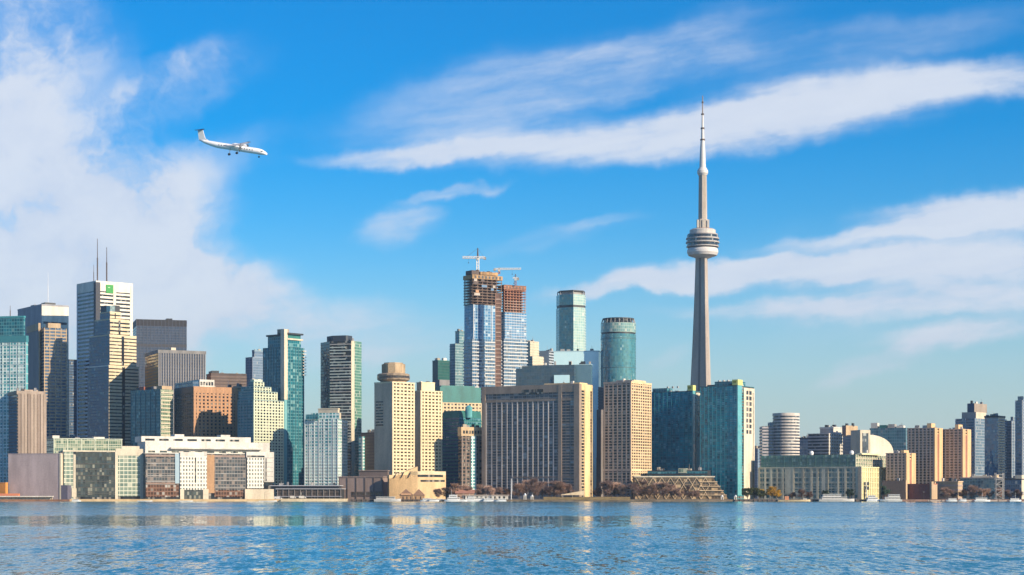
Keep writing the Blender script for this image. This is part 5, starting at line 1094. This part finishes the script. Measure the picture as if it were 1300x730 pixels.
lampo = None
for i, px in enumerate((112, 140, 168, 196, 224, 252, 280, 308, 336, 412, 700, 724, 748, 776, 806, 838, 872, 904, 1150, 1172, 1194, 1228, 1256, 1284)):
    if lampo is None:
        lo = lampo = empty('street_lamp', (0, 0, 0)); MB().tube((0, 0, 0), (0, 0, 7.5), .14, .09).build('pole', DARK, lo); MB().box(-.2, 1.5, -.15, .15, 7.4, 7.65).build('lamp_head', CONC, lo)
    else: lo = copy_tree(lampo)
    lo.location = (XA(px, 1913), 1913, GZ); tag(lo, 'thin dark street lamp standing along the '+('left quay before the pale buildings' if px < 500 else 'grassy shore before the tall slabs' if px < 1000 else 'right quay before the brown slabs'), 'street lamp', 'street lamps along the '+('left quay' if px < 500 else 'shore' if px < 1000 else 'right quay'))
# ================================================================== AEROPLANE
D = 850.0
o = tag(empty('passenger_plane', (XA(297, D), D, ZA(187.5, D))), 'white high wing propeller airliner descending with its wheels down', 'plane')
o.rotation_euler = (Matrix.Rotation(R(-13), 3, 'Z') @ Matrix.Rotation(R(10.5), 3, 'Y') @ Matrix.Rotation(R(14), 3, 'X')).to_euler()
PW_ = flat((.86, .86, .86), .3); PD = flat((.03, .035, .05), .4)
mb = MB(); st = [(-17, .25, 1.15), (-14.5, .75, .7), (-11, 1.15, .3), (-8, 1.35, .05), (12, 1.35, 0), (13.6, 1.2, -.12), (15.2, .8, -.4), (16.2, .3, -.65)]; ns = 20
for x, r, zc in st:
    for i in range(ns): a = 2*math.pi*i/ns; mb.V.append((x, r*math.cos(a), zc+r*math.sin(a)))
for q in range(len(st)-1):
    for i in range(ns): j = (i+1) % ns; mb.face((q*ns+i, q*ns+j, (q+1)*ns+j, (q+1)*ns+i), 0, [(0, 0)]*4)
mb.face(tuple(reversed(range(ns))), 0, [(0, 0)]*ns); mb.face(tuple((len(st)-1)*ns+i for i in range(ns)), 0, [(0, 0)]*ns)
fz = mb.build('fuselage', PW_, o, smooth=True)
for sy in (-1, 1): MB().box(13.3, 14.3, sy*.95-.18, sy*.95+.18, .25, .6).build('cockpit_window', PD, fz)
for sy in (-1, 1):
    for i in range(14): MB().box(-7+i*1.25, -6.65+i*1.25, sy*1.33-.05, sy*1.33+.05, .2, .6).build('cabin_window', PD, fz)
def foil(secs, m, name, parent):
    """wing-like solid through sections (centre x, y, z, chord, thickness, vertical?)"""
    mb = MB()
    for x, y, z_, c, t in secs: mb.V += [(x+c*.5, y, z_), (x+c*.15, y, z_+t/2), (x-c*.5, y, z_+.02), (x+c*.1, y, z_-t/2)]
    for i in range(len(secs)-1):
        for j in range(4): k_ = (j+1) % 4; mb.face((i*4+j, (i+1)*4+j, (i+1)*4+k_, i*4+k_), 0, [(0, 0)]*4)
    e = (len(secs)-1)*4; mb.face((3, 2, 1, 0), 0, [(0, 0)]*4); mb.face((e, e+1, e+2, e+3), 0, [(0, 0)]*4); return mb.build(name, m, parent)
wing = foil([(1.4, -14.2, 1.9, 1.5, .18), (1.7, -4.5, 1.6, 2.9, .42), (1.7, 0, 1.55, 3.0, .5), (1.7, 4.5, 1.6, 2.9, .42), (1.4, 14.2, 1.9, 1.5, .18)], flat((.35, .36, .38), .4), 'wing', o)
for sy in (-1, 1): foil([(1.4, sy*12.4, 1.87, 1.75, .26), (1.4, sy*14.25, 1.93, 1.5, .22)], PD, 'wing_tip', wing)
for sy in (-4.3, 4.3):
    nc = MB().lathe([(.2, -2.8), (.6, -1.6), (.72, 1), (.68, 3.8), (.4, 4.6)], sy, 1.0, 16, axis='x').build('engine_nacelle', PW_, o)
    MB().lathe([(.36, 4.6), (.3, 4.9), (.05, 5.3)], sy, 1.0, 12, axis='x').build('spinner', PD, nc)
    for q in range(6): a = q/6*6.283+.3; MB().tube((4.75, sy+math.cos(a)*.3, 1+math.sin(a)*.3), (4.75, sy+math.cos(a)*2.0, 1+math.sin(a)*2.0), .16, .09, 5).build('propeller_blade', PD, nc)
    g = MB().tube((.2, sy, .6), (-.2, sy, -2.5), .13, .1).build('main_gear', CONC, o); MB().lathe([(.55, sy-.42), (.55, sy+.42)], 0, 0, 16, axis='x').build('wheel', PD, g)
    wq = [x for x in g.children][0]; wq.rotation_euler = (0, 0, R(90)); wq.location = (-.2, 0, -2.7)
g = MB().tube((12.2, 0, -1), (12.4, 0, -2.3), .1, .08).build('nose_gear', CONC, o); wq = MB().lathe([(.35, -.3), (.35, .3)], 0, 0, 14, axis='x').build('wheel', PD, g, (12.4, 0, -2.4)); wq.rotation_euler = (0, 0, R(90))
mb = MB(); fin = [(-11, .9), (-14.2, 2.2), (-15.6, 5.6), (-18.2, 5.6), (-17.2, 1.0)]
mb.V = [(x, -.16, z_) for x, z_ in fin]+[(x, .16, z_) for x, z_ in fin]; mb.face((0, 1, 2, 3, 4), 0, [(0, 0)]*5); mb.face((9, 8, 7, 6, 5), 0, [(0, 0)]*5)
for i in range(5): j = (i+1) % 5; mb.face((j, i, 5+i, 5+j), 0, [(0, 0)]*4)
mb.build('tail_fin', PW_, o)
foil([(-17.3, -4.6, 5.75, 1.2, .2), (-16.8, 0, 5.7, 2.2, .35), (-17.3, 4.6, 5.75, 1.2, .2)], PD, 'tailplane', o)

# ================================================================== HAZE
hm_ = bpy.data.materials.new('haze_air'); hm_.use_nodes = True; k = N(hm_.node_tree); k.n.clear()
pv_ = k.new('ShaderNodeVolumePrincipled'); pv_.inputs['Color'].default_value = (.62, .82, 1.0, 1); pv_.inputs['Density'].default_value = 3.2e-5; pv_.inputs['Anisotropy'].default_value = .2
mo = k.new('ShaderNodeOutputMaterial'); k.l.new(pv_.outputs[0], mo.inputs['Volume'])
mb = MB().box(-7100, 7100, -400, 9100, -3, 620)
tag(mb.build('haze', hm_), kind='stuff')
